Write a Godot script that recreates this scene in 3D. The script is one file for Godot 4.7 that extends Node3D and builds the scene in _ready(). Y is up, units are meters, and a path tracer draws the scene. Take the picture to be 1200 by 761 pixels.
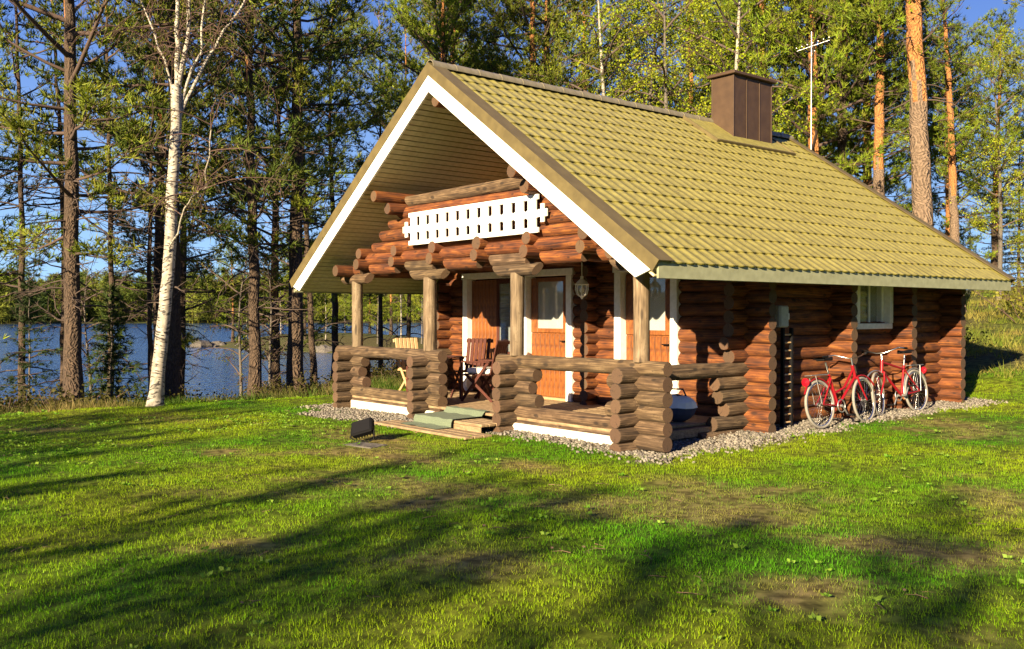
extends Node3D
# A log cabin on a lawn above a lake, low spring sun. World axes follow the cabin: its front gable faces +z, its long side +x; y = 0 is the lawn at the porch corner.

const LAKE := -2.25
const XC := -10.95          # ridge line
const RIDGE_Y := 5.08
const SLOPE := 0.69
const HALF := 4.25
const ROOF_F := -7.5
const ROOF_B := -16.25
const PITCH := 0.173        # log courses
const LR := 0.094
const SUN := Vector3(0.324, 0.317, 0.891)

var rng := RandomNumberGenerator.new()
var n_big := FastNoiseLite.new()
var n_mid := FastNoiseLite.new()
var n_fine := FastNoiseLite.new()
var used := {}
var M := {}
var cabin: Node3D

# ---------------------------------------------------------------- mesh collecting
class MB:
	var v := PackedVector3Array()
	var n := PackedVector3Array()
	var c := PackedColorArray()
	var t := PackedVector2Array()
	var col := Color.WHITE
	func tri(a: Vector3, b: Vector3, d: Vector3) -> void:   # counter-clockwise seen from the front
		var nn := (b - a).cross(d - a).normalized()
		v.append(a); v.append(d); v.append(b)
		n.append(nn); n.append(nn); n.append(nn)
		c.append(col); c.append(col); c.append(col)
		t.append(Vector2(a.x, a.y)); t.append(Vector2(d.x, d.y)); t.append(Vector2(b.x, b.y))
	func quad(a: Vector3, b: Vector3, d: Vector3, e: Vector3) -> void:
		tri(a, b, d); tri(a, d, e)
	func vert(p: Vector3, nn: Vector3, uv: Vector2) -> void:
		v.append(p); n.append(nn); c.append(col); t.append(uv)
	func squad(p: Array, nn: Array, uv: Array) -> void:     # smooth quad, counter-clockwise
		for k in [0, 2, 1, 0, 3, 2]:
			vert(p[k], nn[k], uv[k])
	func box(lo: Vector3, hi: Vector3, bev := 0.0, tf := Transform3D()) -> void:
		var s := (hi - lo) * 0.5
		var o := (hi + lo) * 0.5
		var b: float = minf(bev, minf(s.x, minf(s.y, s.z)) * 0.5)
		var start := v.size()
		for ax in 3:
			for sg in [-1.0, 1.0]:
				var u := (ax + 1) % 3
				var w := (ax + 2) % 3
				var q := []
				for k in [[-1, -1], [1, -1], [1, 1], [-1, 1]]:
					var p := Vector3.ZERO
					p[ax] = sg * s[ax]
					p[u] = k[0] * (s[u] - b)
					p[w] = k[1] * (s[w] - b)
					q.append(o + p)
				if sg > 0: quad(q[0], q[1], q[2], q[3])
				else: quad(q[3], q[2], q[1], q[0])
		if b > 0.0:
			for ax in 3:
				var u := (ax + 1) % 3
				var w := (ax + 2) % 3
				for su in [-1.0, 1.0]:
					for sw in [-1.0, 1.0]:
						var p1 := Vector3.ZERO
						p1[u] = su * s[u]; p1[w] = sw * (s[w] - b); p1[ax] = s[ax] - b
						var p2 := Vector3.ZERO
						p2[u] = su * (s[u] - b); p2[w] = sw * s[w]; p2[ax] = s[ax] - b
						var p3 := p2; p3[ax] = -p3[ax]
						var p4 := p1; p4[ax] = -p4[ax]
						if su * sw > 0: quad(o + p1, o + p2, o + p3, o + p4)
						else: quad(o + p4, o + p3, o + p2, o + p1)
			for sx in [-1.0, 1.0]:
				for sy in [-1.0, 1.0]:
					for sz in [-1.0, 1.0]:
						var a := o + Vector3(sx * s.x, sy * (s.y - b), sz * (s.z - b))
						var e := o + Vector3(sx * (s.x - b), sy * s.y, sz * (s.z - b))
						var f := o + Vector3(sx * (s.x - b), sy * (s.y - b), sz * s.z)
						if sx * sy * sz > 0: tri(a, e, f)
						else: tri(a, f, e)
		if tf != Transform3D():
			for i in range(start, v.size()):
				v[i] = tf * v[i]
				n[i] = (tf.basis * n[i]).normalized()
	func tube(p: PackedVector3Array, r: PackedFloat32Array, sides := 8, cap := true, vs := 1.0, u0 := 0.0) -> void:
		var k := p.size()
		var up := Vector3.UP
		var d0 := (p[1] - p[0]).normalized()
		if absf(d0.dot(up)) > 0.9: up = Vector3.RIGHT
		var rings := []
		var nrm := []
		var run := u0
		var us := []
		var side := d0.cross(up).normalized()
		for i in k:
			var d := (p[mini(i + 1, k - 1)] - p[maxi(i - 1, 0)]).normalized()
			side = (side - d * side.dot(d)).normalized()
			var oth := side.cross(d)
			var ring := PackedVector3Array()
			var nr := PackedVector3Array()
			for j in sides + 1:
				var a := TAU * j / sides
				var q := side * cos(a) + oth * sin(a)
				ring.append(p[i] + q * r[i]); nr.append(q)
			rings.append(ring); nrm.append(nr)
			if i > 0: run += p[i].distance_to(p[i - 1])
			us.append(run)
		for i in k - 1:
			for j in sides:
				var a := Vector2(us[i] * vs, float(j) / sides)
				var b := Vector2(us[i] * vs, float(j + 1) / sides)
				var e := Vector2(us[i + 1] * vs, float(j + 1) / sides)
				var f := Vector2(us[i + 1] * vs, float(j) / sides)
				squad([rings[i][j], rings[i + 1][j], rings[i + 1][j + 1], rings[i][j + 1]], [nrm[i][j], nrm[i + 1][j], nrm[i + 1][j + 1], nrm[i][j + 1]], [a, f, e, b])
		if cap:
			for j in sides:
				tri(p[0], rings[0][j], rings[0][j + 1])
				tri(p[k - 1], rings[k - 1][j + 1], rings[k - 1][j])
	func bar(a: Vector3, b: Vector3, r: float, sides := 8) -> void:
		tube(PackedVector3Array([a, b]), PackedFloat32Array([r, r]), sides)
	func lathe(prof: Array, sides := 16, at := Vector3.ZERO) -> void:   # prof: [radius, y] from bottom to top
		for i in prof.size() - 1:
			var a = prof[i]
			var b = prof[i + 1]
			var s := Vector2(b[0] - a[0], b[1] - a[1])
			var nx := s.y
			var ny := -s.x
			for j in sides:
				var a0 := TAU * j / sides
				var a1 := TAU * (j + 1) / sides
				var c0 := Vector3(cos(a0), 0, -sin(a0))
				var c1 := Vector3(cos(a1), 0, -sin(a1))
				var p := [at + c0 * a[0] + Vector3(0, a[1], 0), at + c1 * a[0] + Vector3(0, a[1], 0), at + c1 * b[0] + Vector3(0, b[1], 0), at + c0 * b[0] + Vector3(0, b[1], 0)]
				var m0 := (c0 * nx + Vector3(0, ny, 0)).normalized()
				var m1 := (c1 * nx + Vector3(0, ny, 0)).normalized()
				squad(p, [m0, m1, m1, m0], [Vector2(a0, a[1]), Vector2(a1, a[1]), Vector2(a1, b[1]), Vector2(a0, b[1])])
	func torus(at: Vector3, ax: Vector3, big: float, small: float, seg := 28, sides := 6) -> void:
		var p := PackedVector3Array()
		var r := PackedFloat32Array()
		var e := ax.cross(Vector3.UP if absf(ax.y) < 0.9 else Vector3.RIGHT).normalized()
		var f := ax.cross(e)
		for i in seg + 1:
			var a := TAU * i / seg
			p.append(at + (e * cos(a) + f * sin(a)) * big); r.append(small)
		tube(p, r, sides, false)
	func blade(p: Vector3, d: Vector3, w: Vector3, l: float, nn: Vector3) -> void:   # one needle, leaf blade or grass blade
		v.append(p - w); v.append(p + d * l); v.append(p + w)
		n.append(nn); n.append(nn); n.append(nn)
		c.append(col); c.append(col); c.append(col)
		t.append(Vector2(0, 0)); t.append(Vector2(0.5, 1)); t.append(Vector2(1, 0))
	func into(mesh: ArrayMesh, mat: Material) -> ArrayMesh:
		if v.is_empty(): return mesh
		var a := []
		a.resize(Mesh.ARRAY_MAX)
		a[Mesh.ARRAY_VERTEX] = v; a[Mesh.ARRAY_NORMAL] = n; a[Mesh.ARRAY_COLOR] = c; a[Mesh.ARRAY_TEX_UV] = t
		mesh.add_surface_from_arrays(Mesh.PRIMITIVE_TRIANGLES, a)
		mesh.surface_set_material(mesh.get_surface_count() - 1, mat)
		return mesh
	func mesh(mat: Material) -> ArrayMesh:
		return into(ArrayMesh.new(), mat)

# ---------------------------------------------------------------- naming
func numbered(called: String) -> String:
	if not used.has(called):
		used[called] = 0
		return called
	used[called] += 1
	return "%s_%03d" % [called, used[called]]

func thing(called: String, label: String, category: String, at := Vector3.ZERO, turn := 0.0, group := "") -> Node3D:
	var o := Node3D.new()
	o.name = numbered(called)
	add_child(o)
	o.position = at
	o.rotation.y = turn
	tag(o, label, category, group)
	return o

func tag(o: Node, label: String, category: String, group := "") -> void:
	o.set_meta("label", label)
	o.set_meta("category", category)
	if group: o.set_meta("group", group)

func put(called: String, m: Mesh, parent: Node, at := Transform3D()) -> MeshInstance3D:
	var o := MeshInstance3D.new()
	o.name = called if parent != self else numbered(called)
	o.mesh = m
	o.transform = at
	o.cast_shadow = GeometryInstance3D.SHADOW_CASTING_SETTING_DOUBLE_SIDED
	parent.add_child(o, true)
	return o

func structure(called: String, m: Mesh) -> MeshInstance3D:
	var o := put(called, m, self)
	o.set_meta("kind", "structure")
	return o

# ---------------------------------------------------------------- materials
func lin(r: float, g: float, b: float) -> Color:
	return Color(r, g, b).linear_to_srgb()

func mat(key: String, color: Color, rough := 0.8, metal := 0.0) -> StandardMaterial3D:
	var m := StandardMaterial3D.new()
	m.resource_name = key
	m.albedo_color = color
	m.roughness = rough
	m.metallic = metal
	M[key] = m
	return m

func noise(sd: int, freq: float, oct := 3) -> FastNoiseLite:
	var f := FastNoiseLite.new()
	f.seed = sd
	f.noise_type = FastNoiseLite.TYPE_SIMPLEX_SMOOTH
	f.frequency = freq
	f.fractal_type = FastNoiseLite.FRACTAL_FBM
	f.fractal_octaves = oct
	return f

func wood_image(w: int, h: int, sd: int, dark: Color, mid: Color, pale: Color, knots: int, around: float) -> Array:
	# u runs along the log, v round it; returns colour and height
	var img := Image.create(w, h, false, Image.FORMAT_RGB8)
	var hgt := Image.create(w, h, false, Image.FORMAT_RGB8)
	var a := noise(sd, 1.0, 3)
	var b := noise(sd + 7, 1.0, 2)
	var r := RandomNumberGenerator.new()
	r.seed = sd
	var kn := []
	for i in knots: kn.append(Vector3(r.randf() * w, r.randf() * h, r.randf_range(3.0, 7.0)))
	for y in h:
		var an := TAU * y / h
		var cy := cos(an)
		var sy := sin(an)
		for x in w:
			var bx := TAU * x / w
			var grain := a.get_noise_3d(cy * around + cos(bx) * 0.9, sy * around + sin(bx) * 0.9, cos(bx) * 0.8)
			var blot := b.get_noise_3d(cy * 0.9 + cos(bx) * 2.2, sy * 0.9, sin(bx) * 2.2)
			var g := clampf(0.5 + grain * 0.75 + blot * 0.45, 0.0, 1.0)
			var crack := 1.0 - smoothstep(0.0, 0.03, absf(grain - 0.1))
			crack *= smoothstep(-0.1, 0.15, blot)
			var c := dark.lerp(mid, smoothstep(0.0, 0.55, g)).lerp(pale, smoothstep(0.5, 1.0, g))
			c = c.lerp(dark * 0.45, crack * 0.7)
			for k in kn:
				var dx: float = absf(x - k.x)
				dx = minf(dx, w - dx)
				if dx > 16.0: continue
				var dy: float = absf(y - k.y)
				dy = minf(dy, h - dy)
				var dd: float = sqrt(dx * dx * 0.8 + dy * dy) / k.z
				c = c.lerp(dark * 0.5, 0.8 * (1.0 - smoothstep(0.5, 1.2, dd)))
			img.set_pixel(x, y, c.linear_to_srgb())
			var hh := clampf(0.55 + grain * 0.35 - crack * 0.35, 0, 1)
			hgt.set_pixel(x, y, Color(hh, hh, hh))
	hgt.bump_map_to_normal_map(3.0)
	return [ImageTexture.create_from_image(img), ImageTexture.create_from_image(hgt)]

func textured(key: String, tx: Array, scale: Vector3, rough := 0.75, bump := 0.6) -> StandardMaterial3D:
	var m := mat(key, Color.WHITE, rough)
	m.albedo_texture = tx[0]
	m.vertex_color_use_as_albedo = true
	m.uv1_scale = scale
	if tx.size() > 1:
		m.normal_enabled = true
		m.normal_texture = tx[1]
		m.normal_scale = bump
	return m

func tri_noise(key: String, lo: Color, hi: Color, freq: float, scale: float, rough := 0.8, bump := 0.0) -> StandardMaterial3D:
	# mottled material, mapped in the object's own axes
	var m := mat(key, Color.WHITE, rough)
	var tx := NoiseTexture2D.new()
	tx.width = 256; tx.height = 256; tx.seamless = true
	tx.noise = noise(hash(key) % 1000, freq, 5)
	var g := Gradient.new()
	g.set_color(0, lo.linear_to_srgb()); g.set_color(1, hi.linear_to_srgb())
	g.set_offset(0, 0.15); g.set_offset(1, 0.85)
	tx.color_ramp = g
	m.albedo_texture = tx
	m.uv1_triplanar = true
	m.uv1_scale = Vector3.ONE * scale
	if bump > 0.0:
		var nt := NoiseTexture2D.new()
		nt.width = 256; nt.height = 256; nt.seamless = true
		nt.noise = tx.noise
		nt.as_normal_map = true
		nt.bump_strength = 6.0
		m.normal_enabled = true
		m.normal_texture = nt
		m.normal_scale = bump
	return m

func make_materials() -> void:
	# stained logs of the walls and the weathered grey-brown logs of the porch
	textured("stained", wood_image(512, 128, 11, Color(0.032, 0.008, 0.0025), Color(0.125, 0.036, 0.006), Color(0.235, 0.085, 0.014), 22, 5.0), Vector3(0.25, 1, 1), 0.8, 0.9)
	textured("weathered", wood_image(512, 128, 23, Color(0.03, 0.018, 0.009), Color(0.08, 0.051, 0.025), Color(0.165, 0.115, 0.065), 22, 5.0), Vector3(0.25, 1, 1), 0.9, 1.0)
	textured("post_wood", wood_image(256, 128, 29, Color(0.08, 0.055, 0.033), Color(0.17, 0.125, 0.076), Color(0.27, 0.21, 0.14), 8, 5.0), Vector3(0.25, 1, 1), 0.85, 0.6)
	var e := Image.create(128, 128, false, Image.FORMAT_RGB8)
	var en := noise(5, 0.05, 3)
	for y in 128:
		for x in 128:
			var d := Vector2(x - 64, y - 62)
			var rr := d.length() / 64.0 + en.get_noise_2d(x, y) * 0.05
			var ring := 0.5 + 0.5 * sin(rr * 75.0)
			var c := Color(0.06, 0.034, 0.018).lerp(Color(0.14, 0.085, 0.045), ring * 0.6 + 0.3 * en.get_noise_2d(x * 2.0, y * 2.0 + 300))
			var ang := absf(d.angle() - 1.1 - 0.2 * en.get_noise_2d(x, 500))
			if ang < 0.05 and rr > 0.1: c = c * 0.25
			e.set_pixel(x, y, c.linear_to_srgb())
	textured("end_grain", [ImageTexture.create_from_image(e)], Vector3.ONE, 0.85)
	# sawn boards: doors, decking, soffit
	var bw := wood_image(256, 64, 31, Color(0.1, 0.03, 0.006), Color(0.175, 0.056, 0.01), Color(0.23, 0.082, 0.016), 2, 4.0)
	var door := textured("door_wood", bw, Vector3(1, 1, 1), 0.55, 0.3)
	door.uv1_triplanar = true
	door.uv1_scale = Vector3(2.2, 0.6, 2.2)
	var dk := textured("deck_wood", wood_image(256, 64, 37, Color(0.13, 0.085, 0.045), Color(0.23, 0.16, 0.085), Color(0.32, 0.235, 0.13), 4, 5.0), Vector3.ONE, 0.85, 0.5)
	dk.uv1_triplanar = true
	dk.uv1_scale = Vector3(0.5, 2.0, 2.0)
	tri_noise("soffit", Color(0.52, 0.48, 0.28), Color(0.62, 0.57, 0.35), 0.03, 1.0, 0.6)
	tri_noise("tile", Color(0.155, 0.138, 0.032), Color(0.27, 0.242, 0.058), 0.02, 1.3, 0.5)
	tri_noise("tile_b", Color(0.168, 0.15, 0.035), Color(0.29, 0.26, 0.062), 0.025, 1.1, 0.5)
	tri_noise("tile_c", Color(0.145, 0.128, 0.03), Color(0.255, 0.228, 0.055), 0.025, 1.4, 0.55)
	for k in ["tile", "tile_b", "tile_c"]: M[k].uv1_world_triplanar = true
	tri_noise("flashing", Color(0.075, 0.057, 0.018), Color(0.105, 0.081, 0.027), 0.015, 1.0, 0.7)
	tri_noise("ridge", Color(0.13, 0.115, 0.07), Color(0.2, 0.18, 0.12), 0.02, 1.0, 0.5)
	tri_noise("white_paint", Color(0.7, 0.69, 0.64), Color(0.82, 0.81, 0.77), 0.03, 1.2, 0.55)
	tri_noise("fascia", Color(0.2, 0.21, 0.125), Color(0.26, 0.275, 0.17), 0.02, 1.0, 0.6)
	tri_noise("chimney_metal", Color(0.042, 0.022, 0.009), Color(0.058, 0.032, 0.014), 0.015, 1.0, 0.6)
	tri_noise("plinth", Color(0.5, 0.46, 0.36), Color(0.66, 0.62, 0.52), 0.06, 1.6, 0.9, 0.4)
	tri_noise("gravel", Color(0.17, 0.15, 0.13), Color(0.34, 0.31, 0.27), 0.12, 0.8, 0.95)
	tri_noise("rock", Color(0.045, 0.042, 0.035), Color(0.13, 0.115, 0.095), 0.03, 0.5, 0.9, 0.6)
	tri_noise("mat_green", Color(0.08, 0.11, 0.07), Color(0.14, 0.17, 0.11), 0.09, 2.0, 0.95)
	tri_noise("chair_wood", Color(0.04, 0.008, 0.004), Color(0.075, 0.016, 0.007), 0.05, 2.0, 0.85)
	tri_noise("pale_wood", Color(0.36, 0.23, 0.11), Color(0.48, 0.33, 0.17), 0.05, 2.0, 0.6)
	tri_noise("grey_box", Color(0.3, 0.31, 0.28), Color(0.38, 0.39, 0.36), 0.03, 2.0, 0.5)
	mat("frame_red", lin(0.2, 0.006, 0.011), 0.35).metallic_specular = 0.4
	mat("tyre", lin(0.02, 0.02, 0.02), 0.85)
	mat("wall_tyre", lin(0.2, 0.19, 0.165), 0.8)
	mat("steel", lin(0.6, 0.6, 0.6), 0.28, 1.0)
	mat("dull_steel", lin(0.45, 0.45, 0.44), 0.45, 0.9)
	mat("black", lin(0.005, 0.005, 0.006), 0.7).metallic_specular = 0.25
	mat("black_gloss", lin(0.012, 0.012, 0.014), 0.2)
	mat("navy", lin(0.025, 0.035, 0.075), 0.8)
	mat("white_cloth", lin(0.75, 0.74, 0.7), 0.9)
	mat("curtain", lin(0.24, 0.235, 0.2), 0.9)
	mat("lens_red", lin(0.3, 0.006, 0.015), 0.25)
	var g := mat("glass", Color(0.85, 0.9, 0.9, 0.12), 0.03)
	g.transparency = BaseMaterial3D.TRANSPARENCY_ALPHA
	# bark: u up the trunk (metres), v round it
	for k in [["pine_bark", Color(0.025, 0.016, 0.01), Color(0.065, 0.043, 0.027), Color(0.13, 0.085, 0.052), 41], ["flaky_bark", Color(0.16, 0.06, 0.018), Color(0.33, 0.15, 0.045), Color(0.45, 0.24, 0.09), 43], ["sunlit_bark", Color(0.08, 0.055, 0.035), Color(0.17, 0.12, 0.08), Color(0.28, 0.2, 0.135), 44], ["grey_bark", Color(0.06, 0.05, 0.04), Color(0.13, 0.115, 0.095), Color(0.22, 0.2, 0.17), 47]]:  # the tall pines' copy of pine bark is coloured lighter to look sunlit
		var pi := Image.create(256, 64, false, Image.FORMAT_RGB8)
		var ph := Image.create(256, 64, false, Image.FORMAT_RGB8)
		var pn := noise(k[4], 1.0, 4)
		pn.fractal_type = FastNoiseLite.FRACTAL_RIDGED
		for y in 64:
			for x in 256:
				var bx := TAU * x / 256
				var f := clampf(0.5 + 0.5 * pn.get_noise_3d(cos(TAU * y / 64) * 1.9 + cos(bx) * 1.3, sin(TAU * y / 64) * 1.9 + sin(bx) * 1.3, cos(bx) * 2.6), 0, 1)
				var c: Color = k[3].lerp(k[2], smoothstep(0.1, 0.55, f)).lerp(k[1], smoothstep(0.55, 0.95, f))
				pi.set_pixel(x, y, c.linear_to_srgb())
				ph.set_pixel(x, y, Color(1 - f, 1 - f, 1 - f))
		ph.bump_map_to_normal_map(6.0)
		textured(k[0], [ImageTexture.create_from_image(pi), ImageTexture.create_from_image(ph)], Vector3(0.6, 1, 1), 0.95, 1.0)
	var bi := Image.create(512, 64, false, Image.FORMAT_RGB8)
	var bn := noise(53, 1.0, 3)
	for y in 64:
		for x in 512:
			var bx := TAU * x / 512
			var cy := cos(TAU * y / 64)
			var sy := sin(TAU * y / 64)
			var f := bn.get_noise_3d(cy * 0.8 + cos(bx) * 9.0, sy * 0.8 + sin(bx) * 9.0, 3.0)
			var gg := bn.get_noise_3d(cy * 1.2 + cos(bx) * 2.0, sy * 1.2, 9.0 + sin(bx) * 2.0)
			var c := Color(0.2, 0.18, 0.14).lerp(Color(0.42, 0.39, 0.32), clampf(0.5 + gg, 0, 1))
			c = c.lerp(Color(0.04, 0.035, 0.03), smoothstep(0.14, 0.27, f + 0.55 * gg))
			bi.set_pixel(x, y, c.linear_to_srgb())
	textured("birch_bark", [ImageTexture.create_from_image(bi)], Vector3(0.45, 1, 1), 0.7)
	mat("twig", lin(0.075, 0.055, 0.045), 0.95).vertex_color_use_as_albedo = true
	for k in [["needles", 0.5], ["leaves", 0.5], ["blades", 0.45]]:
		var m := mat(k[0], Color.WHITE, k[1])
		m.vertex_color_use_as_albedo = true
		m.backlight_enabled = true
		m.backlight = lin(0.75, 0.85, 0.3) if k[0] != "needles" else lin(0.5, 0.55, 0.2)
		m.metallic_specular = 0.25
		m.roughness = 0.6

# ---------------------------------------------------------------- terrain
func shore_shift(z: float) -> float:
	return maxf(0.0, -9.0 - z) * 0.9

func ground_y(x: float, z: float) -> float:
	var e := x + shore_shift(z) + n_big.get_noise_2d(z * 6.0, 40.0) * 1.5
	var h := 0.0
	h += 0.021 * clampf(-z - 8.0, 0.0, 12.0) * smoothstep(-10.5, -7.5, x)
	h += 0.18 * clampf(-z - 17.3, 0.0, 14.0) * smoothstep(-22.0, -12.0, x)
	h += 0.05 * clampf(x - 2.0, 0.0, 30.0) * smoothstep(2.0, -14.0, z)
	var d := -16.0 - e
	if d > 0.0:
		h += -0.13 * minf(d, 4.0) - 0.15 * clampf(d - 4.0, 0.0, 4.0) - 0.33 * clampf(d - 8.0, 0.0, 4.5) - 0.35 * clampf(d - 12.5, 0.0, 9.0)
	var sp := 1.0 - Vector2((x + 92.0) / 24.0, (z + 52.0 + 0.1 * x + 9.2) / 9.0).length() + n_big.get_noise_2d(x * 4.0, z * 4.0) * 0.3
	if sp > -0.5 and d > 12.0: h = maxf(h, LAKE - 0.6 + minf(sp + 0.3, 0.9) * 2.6)
	var r := Vector2(x, z).length()
	if d > 12.0 or r > 380.0:
		var q := r - 405.0 - n_big.get_noise_2d(x * 0.6, z * 0.6) * 45.0
		if q > -60.0: h = maxf(h, LAKE - 3.0 + (q + 30.0) * 0.1) if q < 0.0 else LAKE + q * 0.03
	if r < 120.0: h += n_mid.get_noise_2d(x, z) * 0.05 + n_big.get_noise_2d(x, z) * 0.06 * smoothstep(5.0, 30.0, r)
	return h

func lawn_amount(x: float, z: float) -> float:   # 1 on the mown lawn, 0 on the forest floor
	var w := n_mid.get_noise_2d(x * 1.5, z * 1.5) * 1.2
	var a := smoothstep(-17.6, -16.6, x + w)
	a *= smoothstep(-19.5, -18.0, z + w + (8.0 if x > -5.5 else 0.0) * 0.0)
	return a

func in_gravel(x: float, z: float) -> bool:
	var w := n_mid.get_noise_2d(x * 3.0, z * 3.0) * 0.3
	if x > -14.9 and x < -6.92 + w * 0.7 and z > -16.2 and z < -7.72 + w: return true
	return x > -14.0 and x < -11.4 and z > -7.8 and z < -7.1 + w * 1.5

func bare(x: float, z: float) -> float:   # worn soil and dead grass
	var b := smoothstep(0.22, 0.5, n_mid.get_noise_2d(x * 0.8 + 50.0, z * 0.8) + 0.35 * n_fine.get_noise_2d(x, z)) * 0.55
	for k in [[-9.0, -5.7, 1.15, 0.55], [-10.6, -6.3, 1.3, 0.5], [-7.6, -6.4, 0.7, 0.4], [-6.6, -4.3, 0.5, 0.45], [-10.5, -4.3, 0.5, 0.35], [-4.8, -3.6, 0.6, 0.5], [-5.8, -7.0, 0.5, 0.4], [-4.6, -6.2, 0.6, 0.5], [-3.2, -6.2, 0.7, 0.55], [-3.0, -4.6, 0.5, 0.5], [-6.2, -2.6, 0.4, 0.4]]:
		var q := Vector2((x - k[0]) / k[2], (z - k[1]) / k[3]).length() + 0.5 * n_fine.get_noise_2d(x * 0.7, z * 0.7)
		b = maxf(b, 0.7 * (1.0 - smoothstep(0.2, 1.15, q + 0.35 * n_fine.get_noise_2d(x * 2.0 + 7.0, z * 2.0))))
	return b

func ground_color(x: float, z: float) -> Color:
	var f := n_mid.get_noise_2d(x * 1.3, z * 1.3)
	var lush := Color(0.06, 0.13, 0.008).lerp(Color(0.15, 0.18, 0.016), clampf(0.5 + f, 0, 1))
	var c := lush.lerp(Color(0.27, 0.18, 0.085), bare(x, z))
	var forest := Color(0.09, 0.075, 0.04).lerp(Color(0.1, 0.12, 0.03), clampf(0.5 + 1.2 * n_mid.get_noise_2d(x * 0.7 + 9.0, z * 0.7), 0, 1))
	c = forest.lerp(c, lawn_amount(x, z))
	if in_gravel(x, z): c = Color(0.15, 0.125, 0.09)
	return c

func axis(lo: float, hi: float, step: float, far: float) -> PackedFloat32Array:
	var a := []
	var s := step
	var p := lo
	while p > -far:
		s *= 1.17
		p -= s
		a.push_front(p)
	p = lo
	while p < hi:
		a.append(p)
		p += step
	s = step
	while p < far:
		a.append(p)
		s *= 1.17
		p += s
	return PackedFloat32Array(a)

func build_ground() -> void:
	var xs := axis(-30.0, 5.0, 0.3, 1800.0)
	var zs := axis(-26.0, 4.0, 0.3, 1800.0)
	var nx := xs.size()
	var v := PackedVector3Array()
	var n := PackedVector3Array()
	var c := PackedColorArray()
	var t := PackedVector2Array()
	var ix := PackedInt32Array()
	for z in zs:
		for x in xs:
			v.append(Vector3(x, ground_y(x, z), z))
			c.append(ground_color(x, z))
			t.append(Vector2(x, z))
	n.resize(v.size())
	for j in zs.size():
		for i in nx:
			var a := v[j * nx + mini(i + 1, nx - 1)] - v[j * nx + maxi(i - 1, 0)]
			var b := v[mini(j + 1, zs.size() - 1) * nx + i] - v[maxi(j - 1, 0) * nx + i]
			n[j * nx + i] = b.cross(a).normalized()
	for j in zs.size() - 1:
		for i in nx - 1:
			var k := j * nx + i
			ix.append_array([k, k + 1, k + nx, k + 1, k + nx + 1, k + nx])
	var arr := []
	arr.resize(Mesh.ARRAY_MAX)
	arr[Mesh.ARRAY_VERTEX] = v; arr[Mesh.ARRAY_NORMAL] = n; arr[Mesh.ARRAY_COLOR] = c; arr[Mesh.ARRAY_TEX_UV] = t; arr[Mesh.ARRAY_INDEX] = ix
	var g := mat("ground_cover", Color.WHITE, 0.95)
	g.vertex_color_use_as_albedo = true
	g.metallic_specular = 0.2
	var tx := NoiseTexture2D.new()
	tx.width = 512; tx.height = 512; tx.seamless = true
	tx.noise = noise(77, 0.03, 5)
	var gr := Gradient.new()
	gr.set_color(0, Color(0.55, 0.55, 0.52)); gr.set_color(1, Color(1, 1, 1))
	gr.set_offset(0, 0.1); gr.set_offset(1, 0.7)
	tx.color_ramp = gr
	g.albedo_texture = tx
	g.uv1_scale = Vector3(0.4, 0.4, 1)
	var m := ArrayMesh.new()
	m.add_surface_from_arrays(Mesh.PRIMITIVE_TRIANGLES, arr)
	m.surface_set_material(0, g)
	structure("ground", m)
	# lake
	var w := mat("lake_water", lin(0.008, 0.03, 0.085), 0.12)
	var wn := NoiseTexture2D.new()
	wn.width = 512; wn.height = 512; wn.seamless = true
	wn.noise = noise(99, 0.012, 4)
	wn.as_normal_map = true
	wn.bump_strength = 10.0
	w.normal_enabled = true
	w.normal_texture = wn
	w.normal_scale = 1.0
	w.uv1_scale = Vector3(0.12, 0.28, 1)
	var wb := MB.new()
	wb.squad([Vector3(-1500, LAKE, 1500), Vector3(-17, LAKE, 1500), Vector3(-17, LAKE, -900), Vector3(-1500, LAKE, -900)], [Vector3.UP, Vector3.UP, Vector3.UP, Vector3.UP], [Vector2(-1500, 1500), Vector2(-17, 1500), Vector2(-17, -900), Vector2(-1500, -900)])
	structure("lake_water", wb.mesh(w))

func scatter(called: String, m: Mesh, list: Array, colors: Array, label: String, category: String) -> void:
	var mm := MultiMesh.new()
	mm.transform_format = MultiMesh.TRANSFORM_3D
	mm.use_colors = true
	mm.mesh = m
	mm.instance_count = list.size()
	for i in list.size():
		mm.set_instance_transform(i, list[i])
		mm.set_instance_color(i, colors[i])
	var o := MultiMeshInstance3D.new()
	o.name = numbered(called)
	o.multimesh = mm
	add_child(o)
	tag(o, label, category)
	o.set_meta("kind", "stuff")

func grass_clump(sd: int, blades: int, rad: float, h0: float, h1: float, w: float) -> ArrayMesh:
	var r := RandomNumberGenerator.new()
	r.seed = sd
	var b := MB.new()
	for i in blades:
		var a := r.randf() * TAU
		var q := rad * sqrt(r.randf())
		var p := Vector3(cos(a) * q, -0.01, sin(a) * q)
		var d := Vector3(r.randfn() * 0.38, 1.0, r.randfn() * 0.38).normalized()
		var f := r.randf() * TAU
		var side := Vector3(cos(f), 0, sin(f))
		var nn := side.cross(d).normalized()
		nn = (nn + Vector3(0, 0.22, 0)).normalized()
		var tone := r.randf_range(0.7, 1.0)
		b.col = Color(tone, tone, tone)
		b.blade(p, d, side * w * r.randf_range(0.6, 1.1), r.randf_range(h0, h1), nn)
	return b.mesh(M.blades)

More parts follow.
